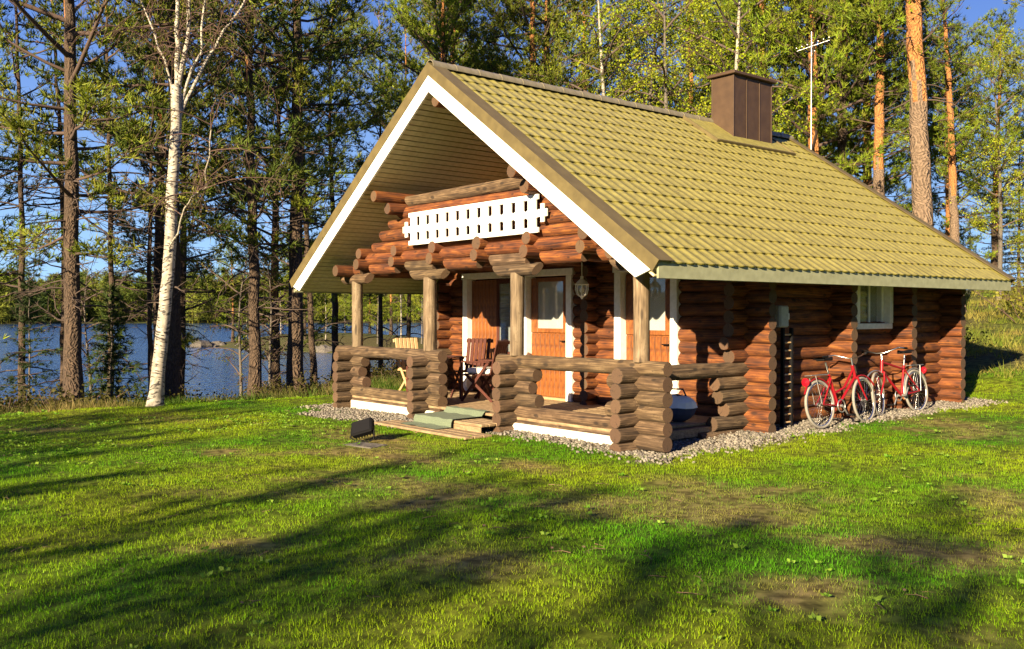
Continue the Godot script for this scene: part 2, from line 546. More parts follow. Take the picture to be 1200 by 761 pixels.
func build_grass() -> void:
	var r := RandomNumberGenerator.new()
	r.seed = 5
	var near := []
	var nc := []
	var cam := Vector2(0, 0)
	var fwd := Vector2(-0.7716, -0.636)
	# the mown lawn, denser where it lies closer to the house path and the viewer's end of the garden
	var cell := 0.115
	var x := -19.0
	while x < 1.5:
		var z := -26.0
		while z < 2.0:
			var px := x + r.randf() * cell * 1.6
			var pz := z + r.randf() * cell * 1.6
			z += cell
			var dist := Vector2(px, pz).length()
			if dist < 3.0 or dist > 30.0: continue
			if (Vector2(px, pz) / dist).dot(fwd) < 0.72: continue
			var keep := clampf(1.5 - dist / 12.0, 0.28, 1.0)
			if r.randf() > keep: continue
			if in_gravel(px, pz) and r.randf() < 0.95: continue
			if lawn_amount(px, pz) < 0.4: continue
			var bb := bare(px, pz)
			if r.randf() < bb * 0.5: continue
			var f := clampf(0.5 + n_mid.get_noise_2d(px * 1.3, pz * 1.3) + 0.3 * n_fine.get_noise_2d(px, pz) + r.randfn() * 0.12, 0, 1)
			var c := Color(0.08, 0.28, 0.004).lerp(Color(0.29, 0.42, 0.008), f).lerp(Color(0.4, 0.27, 0.1), bb * 0.85)
			var s := r.randf_range(0.75, 1.25) * (1.0 + dist * 0.012) * (1.0 - 0.35 * bb)
			var basis := Basis(Vector3.UP, r.randf() * TAU).scaled(Vector3(s * 1.1, s * r.randf_range(0.7, 1.25), s * 1.1))
			near.append(Transform3D(basis, Vector3(px, ground_y(px, pz), pz)))
			nc.append(c)
		x += cell
	scatter("lawn_grass", grass_clump(3, 50, 0.13, 0.015, 0.044, 0.0033), near, nc, "short mown green lawn grass with dry patches in front of the cabin", "grass")
	# rough grass on the bank down to the lake and on the slope behind the cabin
	var far := []
	var fc := []
	for i in 5200:
		var px := r.randf_range(-28.0, -16.2)
		var pz := r.randf_range(-22.0, 6.0)
		if i % 3 == 0:
			px = r.randf_range(-17.0, 3.0); pz = r.randf_range(-34.0, -17.6)
		elif i % 7 == 0:
			px = r.randf_range(-18.2, -16.5)
		if ground_y(px, pz) < LAKE + 0.1 or in_gravel(px, pz): continue
		if i % 3 != 0 and lawn_amount(px, pz) > 0.75: continue
		var c := Color(0.06, 0.12, 0.012).lerp(Color(0.24, 0.19, 0.07), clampf(0.3 + n_mid.get_noise_2d(px * 2.0, pz * 2.0) * 1.5 + r.randfn() * 0.2, 0, 1))
		if i % 3 == 0: c = Color(0.13, 0.21, 0.02).lerp(Color(0.36, 0.3, 0.08), clampf(0.5 + n_mid.get_noise_2d(px * 2.0, pz * 2.0) + r.randfn() * 0.2, 0, 1))
		var s := r.randf_range(0.6, 1.4)
		far.append(Transform3D(Basis(Vector3.UP, r.randf() * TAU).scaled(Vector3(s, s * r.randf_range(0.6, 1.2), s)), Vector3(px, ground_y(px, pz), pz)))
		fc.append(c)
	scatter("rough_grass", grass_clump(4, 46, 0.28, 0.07, 0.24, 0.008), far, fc, "rough tufted dry grass on the bank above the lake and behind the cabin", "grass")

func build_litter() -> void:
	var r := RandomNumberGenerator.new()
	r.seed = 15
	var b := MB.new()
	for i in 9:   # a flat rosette of broad leaves
		var a := TAU * i / 9.0
		var d := Vector3(cos(a), r.randf_range(0.25, 0.9), sin(a)).normalized()
		leaf(b, Vector3(cos(a), 0.1, sin(a)) * 0.02, d, r.randf_range(0.05, 0.1), r)
	var list := []
	var cs := []
	for i in 2200:
		var x := r.randf_range(-17.5, -1.0)
		var z := r.randf_range(-13.0, -1.0)
		if i % 2: x = r.randf_range(-18.0, -11.0); z = r.randf_range(-6.5, -0.5)
		if in_gravel(x, z) or lawn_amount(x, z) < 0.3 or n_mid.get_noise_2d(x * 2.0, z * 2.0 + 70.0) < 0.05: continue
		list.append(Transform3D(Basis(Vector3.UP, r.randf() * TAU).scaled(Vector3.ONE * r.randf_range(0.25, 0.55)), Vector3(x, ground_y(x, z) + 0.02, z)))
		cs.append(Color(0.11, 0.26, 0.015).lerp(Color(0.24, 0.36, 0.05), r.randf()))
	scatter("lawn_weeds", b.mesh(M.leaves), list, cs, "low broad-leaved weeds scattered in the lawn", "weeds")
	var t := MB.new()
	t.tube(PackedVector3Array([Vector3(-0.09, 0, 0), Vector3(0.0, 0.012, 0.012), Vector3(0.1, 0.004, -0.01)]), PackedFloat32Array([0.005, 0.004, 0.002]), 5)
	t.tube(PackedVector3Array([Vector3(0.0, 0.012, 0.012), Vector3(0.04, 0.025, 0.05)]), PackedFloat32Array([0.003, 0.0015]), 4)
	leaf(t, Vector3(0.1, 0.02, 0.05), Vector3(0.8, 0.2, 0.5).normalized(), 0.045, r)
	var tm := mat("dry_litter", Color.WHITE, 0.9)
	tm.vertex_color_use_as_albedo = true
	list = []
	cs = []
	for i in 420:
		var x := r.randf_range(-15.0, -1.0)
		var z := r.randf_range(-13.0, -1.0)
		var on_roof := i % 3 == 0
		var y := ground_y(x, z) + 0.03
		if on_roof:
			x = XC + r.randf_range(0.3, 4.1); z = r.randf_range(-16.0, -7.9)
			y = RIDGE_Y - SLOPE * (x - XC) + 0.045
		elif in_gravel(x, z) and i % 2: continue
		var bs := Basis(Vector3.UP, r.randf() * TAU)
		if on_roof: bs = Basis(Vector3.BACK, -atan(SLOPE)) * bs * 0.7
		list.append(Transform3D(bs.scaled(Vector3.ONE * r.randf_range(0.3, 0.75)), Vector3(x, y, z)))
		cs.append(Color(0.12, 0.08, 0.04) * r.randf_range(0.4, 1.3))
	scatter("dry_litter", t.mesh(tm), list, cs, "dry twigs and old leaves scattered over the lawn and the roof", "litter")

func build_gravel() -> void:
	var r := RandomNumberGenerator.new()
	r.seed = 8
	var b := MB.new()
	for i in 6:
		for j in 4:
			pass
	# one pebble: a squashed, dented octahedron-like stone
	var pts := []
	for i in 5:
		var row := []
		for j in 7:
			var th := PI * i / 4.0
			var ph := TAU * (j % 6) / 6.0
			var q := Vector3(sin(th) * cos(ph), 0.62 * cos(th), sin(th) * sin(ph)) * (1.0 + 0.18 * sin(ph * 2.0 + i))
			row.append(q)
		pts.append(row)
	for i in 4:
		for j in 6:
			b.squad([pts[i + 1][j], pts[i][j], pts[i][j + 1], pts[i + 1][j + 1]], [pts[i + 1][j].normalized(), pts[i][j].normalized(), pts[i][j + 1].normalized(), pts[i + 1][j + 1].normalized()], [Vector2.ZERO, Vector2.ZERO, Vector2.ZERO, Vector2.ZERO])
	var pm := mat("pebble", Color.WHITE, 0.9)
	pm.vertex_color_use_as_albedo = true
	var list := []
	var cs := []
	while list.size() < 16000:
		var x := r.randf_range(-14.9, -6.2)
		var z := r.randf_range(-16.6, -6.9)
		if not in_gravel(x + r.randfn() * 0.12, z + r.randfn() * 0.12): continue
		if x > -14.3 and x < -7.75 and z < -8.4: continue
		var s := r.randf_range(0.008, 0.026)
		list.append(Transform3D(Basis.from_euler(Vector3(r.randf(), r.randf() * TAU, r.randf())).scaled(Vector3.ONE * s), Vector3(x, ground_y(x, z) + s * 0.4, z)))
		var g := r.randf_range(0.06, 0.2)
		cs.append(Color(g * 1.1, g, g * 0.82))
	scatter("gravel", b.mesh(pm), list, cs, "pale grey gravel strip along the cabin's foundation", "gravel")

# ---------------------------------------------------------------- trees
var kinds := {}

func bough(p: Vector3, d: Vector3, l: float, bend: Vector3, seg: int, r: RandomNumberGenerator, wig := 0.1) -> PackedVector3Array:
	var out := PackedVector3Array([p])
	var q := p
	var dir := d.normalized()
	for i in seg:
		dir = (dir + bend / seg + Vector3(r.randfn(), r.randfn(), r.randfn()) * wig).normalized()
		q += dir * l / seg
		out.append(q)
	return out

func taper(n: int, a: float, b: float) -> PackedFloat32Array:
	var out := PackedFloat32Array()
	for i in n: out.append(lerpf(a, b, float(i) / (n - 1)))
	return out

func along(p: PackedVector3Array, t: float) -> Vector3:
	var f := clampf(t, 0.0, 0.9999) * (p.size() - 1)
	var i := int(f)
	return p[i].lerp(p[i + 1], f - i)

func tuft(b: MB, p: Vector3, d: Vector3, size: float, count: int, r: RandomNumberGenerator, spread := 0.85) -> void:
	for i in count:
		var q := (d + Vector3(r.randfn(), r.randfn(), r.randfn()) * spread).normalized()
		var s := q.cross(Vector3(r.randfn(), r.randfn(), r.randfn())).normalized()
		b.blade(p, q, s * size * 0.062, size * r.randf_range(0.6, 1.1), s.cross(q).normalized())

func leaf(b: MB, p: Vector3, d: Vector3, l: float, r: RandomNumberGenerator) -> void:
	var s := d.cross(Vector3(r.randfn(), r.randfn(), r.randfn())).normalized() * l * 0.36
	var m := p + d * l * 0.45
	b.tri(p, m + s, p + d * l)
	b.tri(p, p + d * l, m - s)

func trunk_mesh(p: PackedVector3Array, rad: PackedFloat32Array, r: RandomNumberGenerator, low: Material, high: Material, change: float, sides := 11) -> ArrayMesh:
	# bark of two kinds, meeting in ragged flakes
	var a := MB.new()
	var b := MB.new()
	var rings := []
	var run := 0.0
	var us := []
	for i in p.size():
		var row := []
		if i > 0: run += p[i].distance_to(p[i - 1])
		us.append(run)
		for j in sides + 1:
			var an := TAU * (j % sides) / sides
			var rr := rad[i] * (1.0 + 0.07 * n_fine.get_noise_3d(cos(an) * 2.0 + p[0].x, p[i].y * 1.5, sin(an) * 2.0 + rad[0] * 90.0))
			row.append(p[i] + Vector3(cos(an), 0, sin(an)) * rr)
		rings.append(row)
	for i in p.size() - 1:
		for j in sides:
			var t: MB = a if p[i].y + r.randfn() * 0.35 < change else b
			var q := []
			var nn := []
			var uv := []
			for k in [[i, j], [i + 1, j], [i + 1, j + 1], [i, j + 1]]:
				q.append(rings[k[0]][k[1]])
				nn.append((rings[k[0]][k[1]] - p[k[0]]).normalized())
				uv.append(Vector2(us[k[0]], float(k[1]) / sides))
			t.squad(q, nn, uv)
	var m := a.mesh(low)
	return b.into(m, high)

func pine(sd: int, h: float, r0: float, crown_from: float, crown_r: float, limbs: int, dead: int, needle: Color, change: float, thick := 1.0, dead_from := 0.12) -> Array:
	var r := RandomNumberGenerator.new()
	r.seed = sd
	var p := PackedVector3Array()
	var rad := PackedFloat32Array()
	var steps := int(h / 0.45)
	var wx := r.randf() * 9.0
	for i in steps + 1:
		var t := float(i) / steps
		p.append(Vector3(sin(t * 5.0 + wx) * 0.14 * t + r.randfn() * 0.012, h * t - 0.25, sin(t * 4.0 + wx * 2.0) * 0.14 * t + r.randfn() * 0.012))
		rad.append(r0 * (pow(1.0 - t, 0.75) * 0.97 + 0.03) * (1.0 + 0.55 * exp(-t * h * 1.7)))
	var trunk := trunk_mesh(p, rad, r, M.sunlit_bark if dead_from > 0.2 else M.pine_bark, M.flaky_bark, change)  # tall pines take the lower bark with sunlight put into its colour
	var tw := MB.new()
	var cr := MB.new()
	tw.col = Color(0.9, 0.8, 0.75)
	for i in limbs:
		var t := lerpf(crown_from, 0.985, pow((i + r.randf()) / limbs, 0.85))
		var k := (t - crown_from) / (1.0 - crown_from)
		var az := i * 2.399 + r.randf() * 0.9
		var prof := sin(PI * clampf(0.18 + 0.8 * k, 0, 1)) * 0.9 + 0.12
		var l := crown_r * prof * r.randf_range(0.55, 1.15)
		var up := lerpf(-0.1, 0.75, k) + r.randfn() * 0.12
		var s := along(p, t)
		var bp := bough(s, Vector3(cos(az), up, sin(az)), l, Vector3(0, 0.45, 0), 5, r, 0.1)
		tw.tube(bp, taper(6, 0.012 + 0.012 * l, 0.007), 5, false)
		var subs := int(4 + l * 2.6)
		for j in subs:
			var u := lerpf(0.28, 1.0, (j + r.randf()) / subs)
			var q := along(bp, u)
			var sd2 := (bp[5] - bp[0]).normalized().rotated(Vector3.UP, r.randf_range(-1.15, 1.15))
			var sp := bough(q, sd2 + Vector3(0, r.randf_range(-0.15, 0.4), 0), l * r.randf_range(0.18, 0.42) + 0.2, Vector3(0, 0.3, 0), 3, r, 0.15)
			tw.tube(sp, taper(4, 0.011, 0.004), 3, false)
			var tone := r.randf_range(0.65, 1.25)
			var nt := int((4.0 + 5.0 * l * 0.4) * thick)
			for m in nt:
				var z := along(sp, r.randf_range(0.2, 1.0)) + Vector3(r.randfn(), r.randfn() * 0.6, r.randfn()) * 0.09
				var w := tone * r.randf_range(0.8, 1.2)
				cr.col = Color(needle.r * w * r.randf_range(0.9, 1.25), needle.g * w, needle.b * w)
				tuft(cr, z, ((sp[3] - sp[0]).normalized() + Vector3(0, 0.5, 0)), r.randf_range(0.13, 0.24), 9, r)
	tw.col = Color(0.85, 0.82, 0.8)
	for i in dead:
		var t := lerpf(dead_from, crown_from + 0.12, r.randf())
		var az := r.randf() * TAU
		var l := r.randf_range(0.7, 2.2) * (0.5 + t)
		var bp := bough(along(p, t), Vector3(cos(az), r.randf_range(-0.25, 0.25), sin(az)), l, Vector3(0, r.randf_range(-0.5, 0.5), 0), 6, r, 0.16)
		tw.tube(bp, taper(7, r.randf_range(0.014, 0.026), 0.004), 4, false)
		for j in r.randi_range(3, 7):
			var q := along(bp, r.randf_range(0.25, 0.95))
			var sp := bough(q, (bp[6] - bp[0]).normalized() + Vector3(r.randfn(), r.randfn() * 0.6, r.randfn()) * 0.7, l * r.randf_range(0.15, 0.4), Vector3(0, -0.2, 0), 3, r, 0.2)
			tw.tube(sp, taper(4, 0.008, 0.003), 3, false)
	return [trunk, tw.mesh(M.twig), cr.mesh(M.needles)]

func spruce(sd: int, h: float, r0: float, base: float, needle: Color, whorls: int, thick := 1.0) -> Array:
	var r := RandomNumberGenerator.new()
	r.seed = sd
	var p := PackedVector3Array()
	var rad := PackedFloat32Array()
	for i in 15:
		var t := i / 14.0
		p.append(Vector3(r.randfn() * 0.01, h * t - 0.15, r.randfn() * 0.01))
		rad.append(r0 * (1.02 - t))
	var trunk := trunk_mesh(p, rad, r, M.grey_bark, M.grey_bark, 99.0, 8)
	var tw := MB.new()
	var cr := MB.new()
	tw.col = Color(0.8, 0.75, 0.7)
	for i in whorls:
		var t := lerpf(base, 0.98, (i + 0.5) / whorls)
		var count := r.randi_range(4, 6)
		for j in count:
			var az := TAU * j / count + i * 0.8 + r.randfn() * 0.2
			var l := h * 0.24 * (1.04 - t) * r.randf_range(0.65, 1.15) + 0.1
			var bp := bough(along(p, t), Vector3(cos(az), lerpf(-0.15, 0.7, t), sin(az)), l, Vector3(0, -0.25, 0), 4, r, 0.06)
			tw.tube(bp, taper(5, 0.006 + 0.012 * l, 0.004), 4, false)
			var nt := int((5.0 + l * 22.0) * thick)
			var tone := r.randf_range(0.75, 1.2)
			for m in nt:
				var u := r.randf_range(0.12, 1.0)
				var out := (bp[4] - bp[0]).normalized()
				var z := along(bp, u) + out.rotated(Vector3.UP, PI / 2) * r.randfn() * 0.16 * l * (1.2 - u) + Vector3(0, r.randfn() * 0.04 - 0.05, 0)
				var w := tone * r.randf_range(0.8, 1.2)
				cr.col = Color(needle.r * w, needle.g * w, needle.b * w)
				tuft(cr, z, out + Vector3(0, -0.1, 0), r.randf_range(0.1, 0.18), 8, r, 0.6)
	return [trunk, tw.mesh(M.twig), cr.mesh(M.needles)]

func broadleaf(sd: int, h: float, r0: float, base: float, crown_r: float, limbs: int, leaf_c: Color, per: int, size: float, bark: Material, fork := 0.0) -> Array:
	var r := RandomNumberGenerator.new()
	r.seed = sd
	var p := PackedVector3Array()
	var rad := PackedFloat32Array()
	var steps := int(h / 0.4)
	var wx := r.randf() * 9.0
	for i in steps + 1:
		var t := float(i) / steps
		p.append(Vector3(sin(t * 4.0 + wx) * 0.25 * t, h * t - 0.2, cos(t * 3.0 + wx) * 0.25 * t))
		rad.append(r0 * (pow(1.0 - t, 0.8) * 0.97 + 0.03) * (1.0 + 0.4 * exp(-t * h * 2.0)))
	var trunk := trunk_mesh(p, rad, r, bark, bark, 99.0, 10)
	var tw := MB.new()
	var lb := MB.new()
	var cr := MB.new()
	tw.col = Color(0.9, 0.7, 0.65)
	for i in limbs:
		var t := lerpf(base, 0.98, (i + r.randf()) / limbs)
		var k := (t - base) / (1.0 - base)
		var az := i * 2.399 + r.randf()
		var l := crown_r * (sin(PI * clampf(0.25 + 0.7 * k, 0, 1)) * 0.85 + 0.15) * r.randf_range(0.6, 1.15)
		var bp := bough(along(p, t), Vector3(cos(az), r.randf_range(0.5, 1.1) + fork, sin(az)), l, Vector3(0, -0.5, 0), 6, r, 0.1)
		lb.tube(bp, taper(7, 0.012 + 0.012 * l, 0.006), 5, false)
		for j in int(5 + l * 2.5):
			var q := along(bp, r.randf_range(0.25, 1.0))
			var sp := bough(q, (bp[6] - bp[0]).normalized() * 0.8 + Vector3(r.randfn(), r.randfn() * 0.5 + 0.1, r.randfn()) * 0.7, l * r.randf_range(0.2, 0.42), Vector3(0, -0.7, 0), 4, r, 0.14)
			tw.tube(sp, taper(5, 0.009, 0.003), 3, false)
			var tone := r.randf_range(0.75, 1.2)
			for m in 3:
				var s2 := bough(along(sp, r.randf_range(0.3, 1.0)), (sp[4] - sp[0]).normalized() + Vector3(r.randfn(), r.randfn() - 0.3, r.randfn()) * 0.6, l * r.randf_range(0.08, 0.2), Vector3(0, -0.6, 0), 3, r, 0.1)
				tw.tube(s2, taper(4, 0.005, 0.002), 3, false)
				for e in per:
					var w := tone * r.randf_range(0.75, 1.2)
					cr.col = Color(leaf_c.r * w * r.randf_range(0.9, 1.2), leaf_c.g * w, leaf_c.b * w)
					leaf(cr, along(s2, r.randf()) + Vector3(r.randfn(), r.randfn(), r.randfn()) * 0.055, Vector3(r.randfn(), r.randfn() - 0.3, r.randfn()).normalized(), size * r.randf_range(0.6, 1.2), r)
	tw.col = Color(1, 0.95, 0.9)
	var lm := lb.mesh(M.twig)
	tw.into(lm, M.twig)
	return [trunk, lm, cr.mesh(M.leaves)]

func bush(sd: int, h: float, spread: float, stems: int, leaf_c: Color, per: int, size: float) -> Array:
	var r := RandomNumberGenerator.new()
	r.seed = sd
	var tw := MB.new()
	var cr := MB.new()
	tw.col = Color(0.9, 0.75, 0.65)
	for i in stems:
		var az := i * 2.399
		var o := r.randf() * spread * 0.5
		var bp := bough(Vector3(cos(az) * o, -0.05, sin(az) * o), Vector3(cos(az) * spread / h, 1.0, sin(az) * spread / h), h * r.randf_range(0.6, 1.1), Vector3(0, 0, 0), 5, r, 0.16)
		tw.tube(bp, taper(6, 0.014, 0.004), 4, false)
		for j in 7:
			var q := along(bp, r.randf_range(0.2, 1.0))
			var sp := bough(q, Vector3(r.randfn(), r.randf_range(0.1, 1.0), r.randfn()), h * r.randf_range(0.15, 0.32), Vector3.ZERO, 3, r, 0.15)
			tw.tube(sp, taper(4, 0.006, 0.002), 3, false)
			var tone := r.randf_range(0.7, 1.2)
			for e in per:
				var w := tone * r.randf_range(0.8, 1.2)
				cr.col = Color(leaf_c.r * w, leaf_c.g * w, leaf_c.b * w)
				leaf(cr, along(sp, r.randf()) + Vector3(r.randfn(), r.randfn(), r.randfn()) * 0.07, Vector3(r.randfn(), r.randfn(), r.randfn()).normalized(), size * r.randf_range(0.6, 1.2), r)
	return [null, tw.mesh(M.twig), cr.mesh(M.leaves)]

func plant(kind: String, x: float, z: float, scale: float, turn: float, called: String, label: String, category: String, group := "", lean := Vector2.ZERO, y = null) -> Node3D:
	var set: Array = kinds[kind]
	var o := thing(called, label, category, Vector3(x, ground_y(x, z) if y == null else y, z), 0.0, group)
	o.basis = Basis(Vector3(1, 0, 0), lean.y) * Basis(Vector3(0, 0, 1), -lean.x) * Basis(Vector3.UP, turn)
	o.scale = Vector3.ONE * scale
	if set[0]: put("trunk", set[0], o)
	if set[1]: put("branches" if set[0] else "stems", set[1], o)
	if set[2]: put("crown" if set[0] else "foliage", set[2], o)
	return o

func build_trees() -> void:
	var dark := Color(0.09, 0.13, 0.025)
	var olive := Color(0.15, 0.19, 0.025)
	kinds.pine_a = pine(101, 15.0, 0.165, 0.22, 3.2, 62, 26, olive, 7.5, 1.25)
	kinds.pine_b = pine(102, 16.0, 0.19, 0.24, 3.0, 58, 34, olive, 8.5, 1.2)
	kinds.pine_c = pine(103, 13.0, 0.12, 0.25, 2.3, 46, 30, dark, 7.0, 1.2)
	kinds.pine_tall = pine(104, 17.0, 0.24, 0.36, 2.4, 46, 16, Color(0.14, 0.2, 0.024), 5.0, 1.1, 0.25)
	kinds.pine_lush = pine(105, 14.0, 0.2, 0.12, 3.2, 76, 10, Color(0.17, 0.245, 0.022), 3.5, 1.2)
	kinds.thin = pine(106, 12.0, 0.075, 0.5, 1.2, 20, 34, dark, 9.0, 0.8)
	kinds.garden_pine = pine(107, 13.0, 0.15, 0.2, 1.5, 34, 14, dark, 6.0, 1.1)
	kinds.garden_birch = broadleaf(124, 12.0, 0.11, 0.22, 1.7, 24, Color(0.24, 0.26, 0.02), 6, 0.075, M.birch_bark)
	kinds.spruce = spruce(111, 9.0, 0.1, 0.06, Color(0.035, 0.06, 0.018), 30)
	kinds.small_spruce = spruce(112, 3.0, 0.035, 0.04, Color(0.05, 0.08, 0.02), 16, 1.1)
	kinds.sparse_spruce = spruce(113, 3.6, 0.03, 0.1, Color(0.035, 0.055, 0.02), 13, 0.6)
	kinds.birch = broadleaf(121, 12.0, 0.11, 0.28, 2.6, 30, Color(0.26, 0.34, 0.02), 12, 0.065, M.birch_bark)
	kinds.aspen = broadleaf(122, 11.0, 0.1, 0.2, 2.4, 30, Color(0.3, 0.36, 0.024), 12, 0.065, M.grey_bark)
	kinds.alder = broadleaf(123, 5.0, 0.05, 0.12, 1.5, 18, Color(0.12, 0.13, 0.03), 2, 0.06, M.grey_bark)
	kinds.bush = bush(131, 1.3, 0.9, 13, Color(0.2, 0.2, 0.03), 9, 0.07)
	kinds.tall_bush = bush(132, 1.5, 1.1, 14, Color(0.2, 0.2, 0.03), 12, 0.075)
	kinds.heath = bush(133, 0.42, 0.45, 16, Color(0.075, 0.07, 0.02), 10, 0.045)

	# between the lawn and the lake
	var g := "pines between the lawn and the lake"
	plant("pine_a", -19.1, -4.9, 1.0, 0.4, "pine_tree", "stout dark pine with bare lower trunk on the lake bank, furthest from cabin", "tree", g)
	plant("thin", -23.8, -5.0, 1.1, 1.0, "pine_tree", "slender dark pine with dead twigs at the water's edge behind a small spruce", "tree", g)
	plant("thin", -25.2, -6.2, 1.15, 2.2, "pine_tree", "very thin dark pine stem close behind the stout bank pine", "tree", g)
	plant("thin", -24.0, -7.0, 1.1, 3.1, "pine_tree", "thin dark pine above the dense little spruce", "tree", g)
	plant("thin", -24.9, -8.3, 1.0, 4.4, "pine_tree", "thin dark pine seen just behind the white birch", "tree", g)
	plant("pine_c", -20.0, -7.1, 1.25, 0.9, "pine_tree", "dark pine standing directly behind the white birch", "tree", g, Vector2(0.02, 0.0))
	plant("pine_c", -20.0, -8.95, 1.15, 2.6, "pine_tree", "straight dark pine between the birch and the large two-stemmed pine group", "tree", g)
	plant("pine_b", -20.4, -10.15, 1.0, 5.2, "pine_tree", "thick dark pine on the bank nearest the porch roof", "tree", g)
	plant("thin", -23.5, -12.3, 1.2, 0.3, "pine_tree", "leaning thin dark pine behind the thick bank pine", "tree", g, Vector2(-0.07, 0.02))
	plant("pine_c", -29.5, -16.2, 1.1, 1.9, "pine_tree", "dark pine rising behind the low edge of the gable roof", "tree", g)
	plant("thin", -31.0, -19.0, 1.2, 3.3, "pine_tree", "thin dark pine seen through the porch beside its far post", "tree", "pines seen through the porch")
	plant("thin", -27.5, -18.0, 1.1, 0.6, "pine_tree", "thin dark pine seen through the porch between its two far posts", "tree", "pines seen through the porch")
	plant("pine_a", -29.0, -10.5, 0.95, 3.0, "pine_tree", "leafy pine leaning out over the water beyond the bank", "tree", g, Vector2(0.05, 0.0))
	plant("pine_a", -26.5, -1.8, 1.0, 4.0, "pine_tree", "full-crowned pine on the shore past the rough grass", "tree", g)
	plant("pine_lush", -25.2, -3.2, 0.95, 0.7, "pine_tree", "bushy pine with low hanging boughs on the shore behind the stout pine", "tree", g)
	plant("pine_a", -24.5, 1.5, 1.0, 2.0, "pine_tree", "broad pine on the shore away from the cabin", "tree", g)
	plant("pine_b", -26.3, -9.0, 0.95, 3.8, "pine_tree", "wide-crowned pine at the waterline between birch and thick pine", "tree", g)
	plant("pine_lush", -28.5, -13.5, 0.9, 5.5, "pine_tree", "bushy pine at the waterline beside the porch roof", "tree", g)
	plant("pine_lush", -30.5, -23.0, 0.9, 1.5, "pine_tree", "bushy low-branched pine seen past the far porch post", "tree", g)
	white_birch()
	plant("sparse_spruce", -22.6, -4.9, 1.0, 0.0, "spruce_tree", "sparse young dark spruce standing against the lake", "tree", "young spruces on the bank")
	plant("small_spruce", -19.6, -5.75, 0.92, 1.0, "spruce_tree", "dense little green spruce on the bank between pine and birch", "tree", "young spruces on the bank")
	plant("alder", -22.7, -6.2, 0.75, 1.2, "alder_tree", "small bare many-branched alder beside the stout bank pine", "tree", "alders on the bank")
	plant("alder", -22.7, -9.8, 0.85, 2.0, "alder_tree", "small leaning alder with a few leaves over the water", "tree", "alders on the bank", Vector2(0.12, 0.0))
	plant("alder", -23.5, -11.0, 0.8, 4.0, "alder_tree", "small spreading alder behind the thick bank pine", "tree", "alders on the bank", Vector2(-0.1, 0.0))
	plant("birch", -26.0, -22.0, 0.7, 2.0, "birch_tree", "young leafing birch seen through the open porch", "tree")
	var r := RandomNumberGenerator.new()
	r.seed = 21
	for i in 40:
		var z := -15.0 + i * 0.42 + r.randfn() * 0.3
		var x := r.randf_range(-21.5, -17.6) - shore_shift(z) * 0.6
		plant("heath", x, z, r.randf_range(0.9, 1.9), r.randf() * TAU, "heath_shrub", "low brownish heath shrub on the bank above the lake", "shrub", "low shrubs on the bank")
	# behind the cabin
	g = "trees behind the cabin"
	plant("pine_b", -22.3, -19.3, 1.0, 0.2, "pine_tree", "tall straight dark pine above the ridge, the one nearer the gable peak", "tree", g)
	plant("pine_b", -22.9, -20.4, 1.05, 2.0, "pine_tree", "tall straight dark pine above the ridge, next to its twin towards the birch", "tree", g)
	plant("pine_lush", -24.5, -17.5, 1.0, 1.2, "pine_tree", "dense dark-needled pine behind the peak of the gable", "tree", g)
	plant("pine_a", -27.0, -19.5, 1.05, 5.0, "pine_tree", "broad pine beyond the gable peak with hanging boughs", "tree", g)
	plant("birch", -19.9, -20.0, 1.1, 0.7, "birch_tree", "pale-stemmed birch in yellow-green leaf behind the ridge", "tree", g)
	plant("aspen", -18.4, -21.2, 1.15, 2.7, "aspen_tree", "yellow-green leafy tree just behind the ridge, between the two pale birches", "tree", "leafy trees behind the ridge")
	plant("aspen", -20.8, -23.0, 1.2, 4.1, "aspen_tree", "taller yellow-green leafy tree standing back behind the pale birches", "tree", "leafy trees behind the ridge")
	plant("birch", -17.0, -22.2, 1.1, 5.0, "birch_tree", "slim birch in young leaf close to the chimney's front side", "tree", g)
	plant("pine_lush", -19.0, -26.5, 1.15, 3.3, "pine_tree", "bright green bushy pine behind the chimney", "tree", g)
	plant("pine_lush", -16.4, -25.5, 1.15, 0.0, "pine_tree", "bright green bushy pine between chimney and aerial", "tree", g)
	plant("pine_tall", -18.2, -25.5, 0.95, 1.1, "pine_tree", "orange-stemmed pine half hidden in green boughs above the chimney", "tree", g)
	plant("pine_b", -16.0, -26.4, 1.0, 4.0, "pine_tree", "dark-stemmed pine just past the roof aerial", "tree", g)
	plant("pine_tall", -14.3, -25.7, 0.85, 2.4, "pine_tree", "slim bright orange pine beside the thick orange pine", "tree", g)
	plant("pine_tall", -12.5, -24.8, 1.25, 0.5, "pine_tree", "thick bright orange pine trunk rising past the back roof edge", "tree", g, Vector2(-0.035, 0.0))
	plant("pine_tall", -12.3, -26.4, 0.62, 3.6, "pine_tree", "leaning orange-grey pine just behind the thick orange pine", "tree", g, Vector2(-0.06, 0.0))
	plant("pine_lush", -16.6, -29.0, 1.0, 2.0, "pine_tree", "green pine filling the gap beyond the orange trunks", "tree", g)
	plant("pine_lush", -13.3, -31.0, 0.62, 4.5, "pine_tree", "shorter rounded green pine beyond the back corner of the roof", "tree", g)
	plant("pine_b", -9.9, -28.6, 0.9, 1.5, "pine_tree", "dark-stemmed pine on the slope furthest past the cabin's far corner", "tree", g)
	plant("spruce", -13.0, -32.0, 0.6, 0.0, "spruce_tree", "dark conical spruce beyond the orange pines", "tree", g)
	plant("pine_lush", -13.6, -28.4, 0.6, 0.4, "pine_tree", "young bushy pine on the slope below the orange trunks", "tree", g)
	plant("aspen", -12.0, -28.2, 0.72, 1.7, "aspen_tree", "small yellow-green leafy tree below the orange pines", "tree", g)
	plant("aspen", -10.2, -26.3, 0.38, 2.7, "aspen_tree", "low yellow-green sapling on the slope behind the cabin", "tree", g)
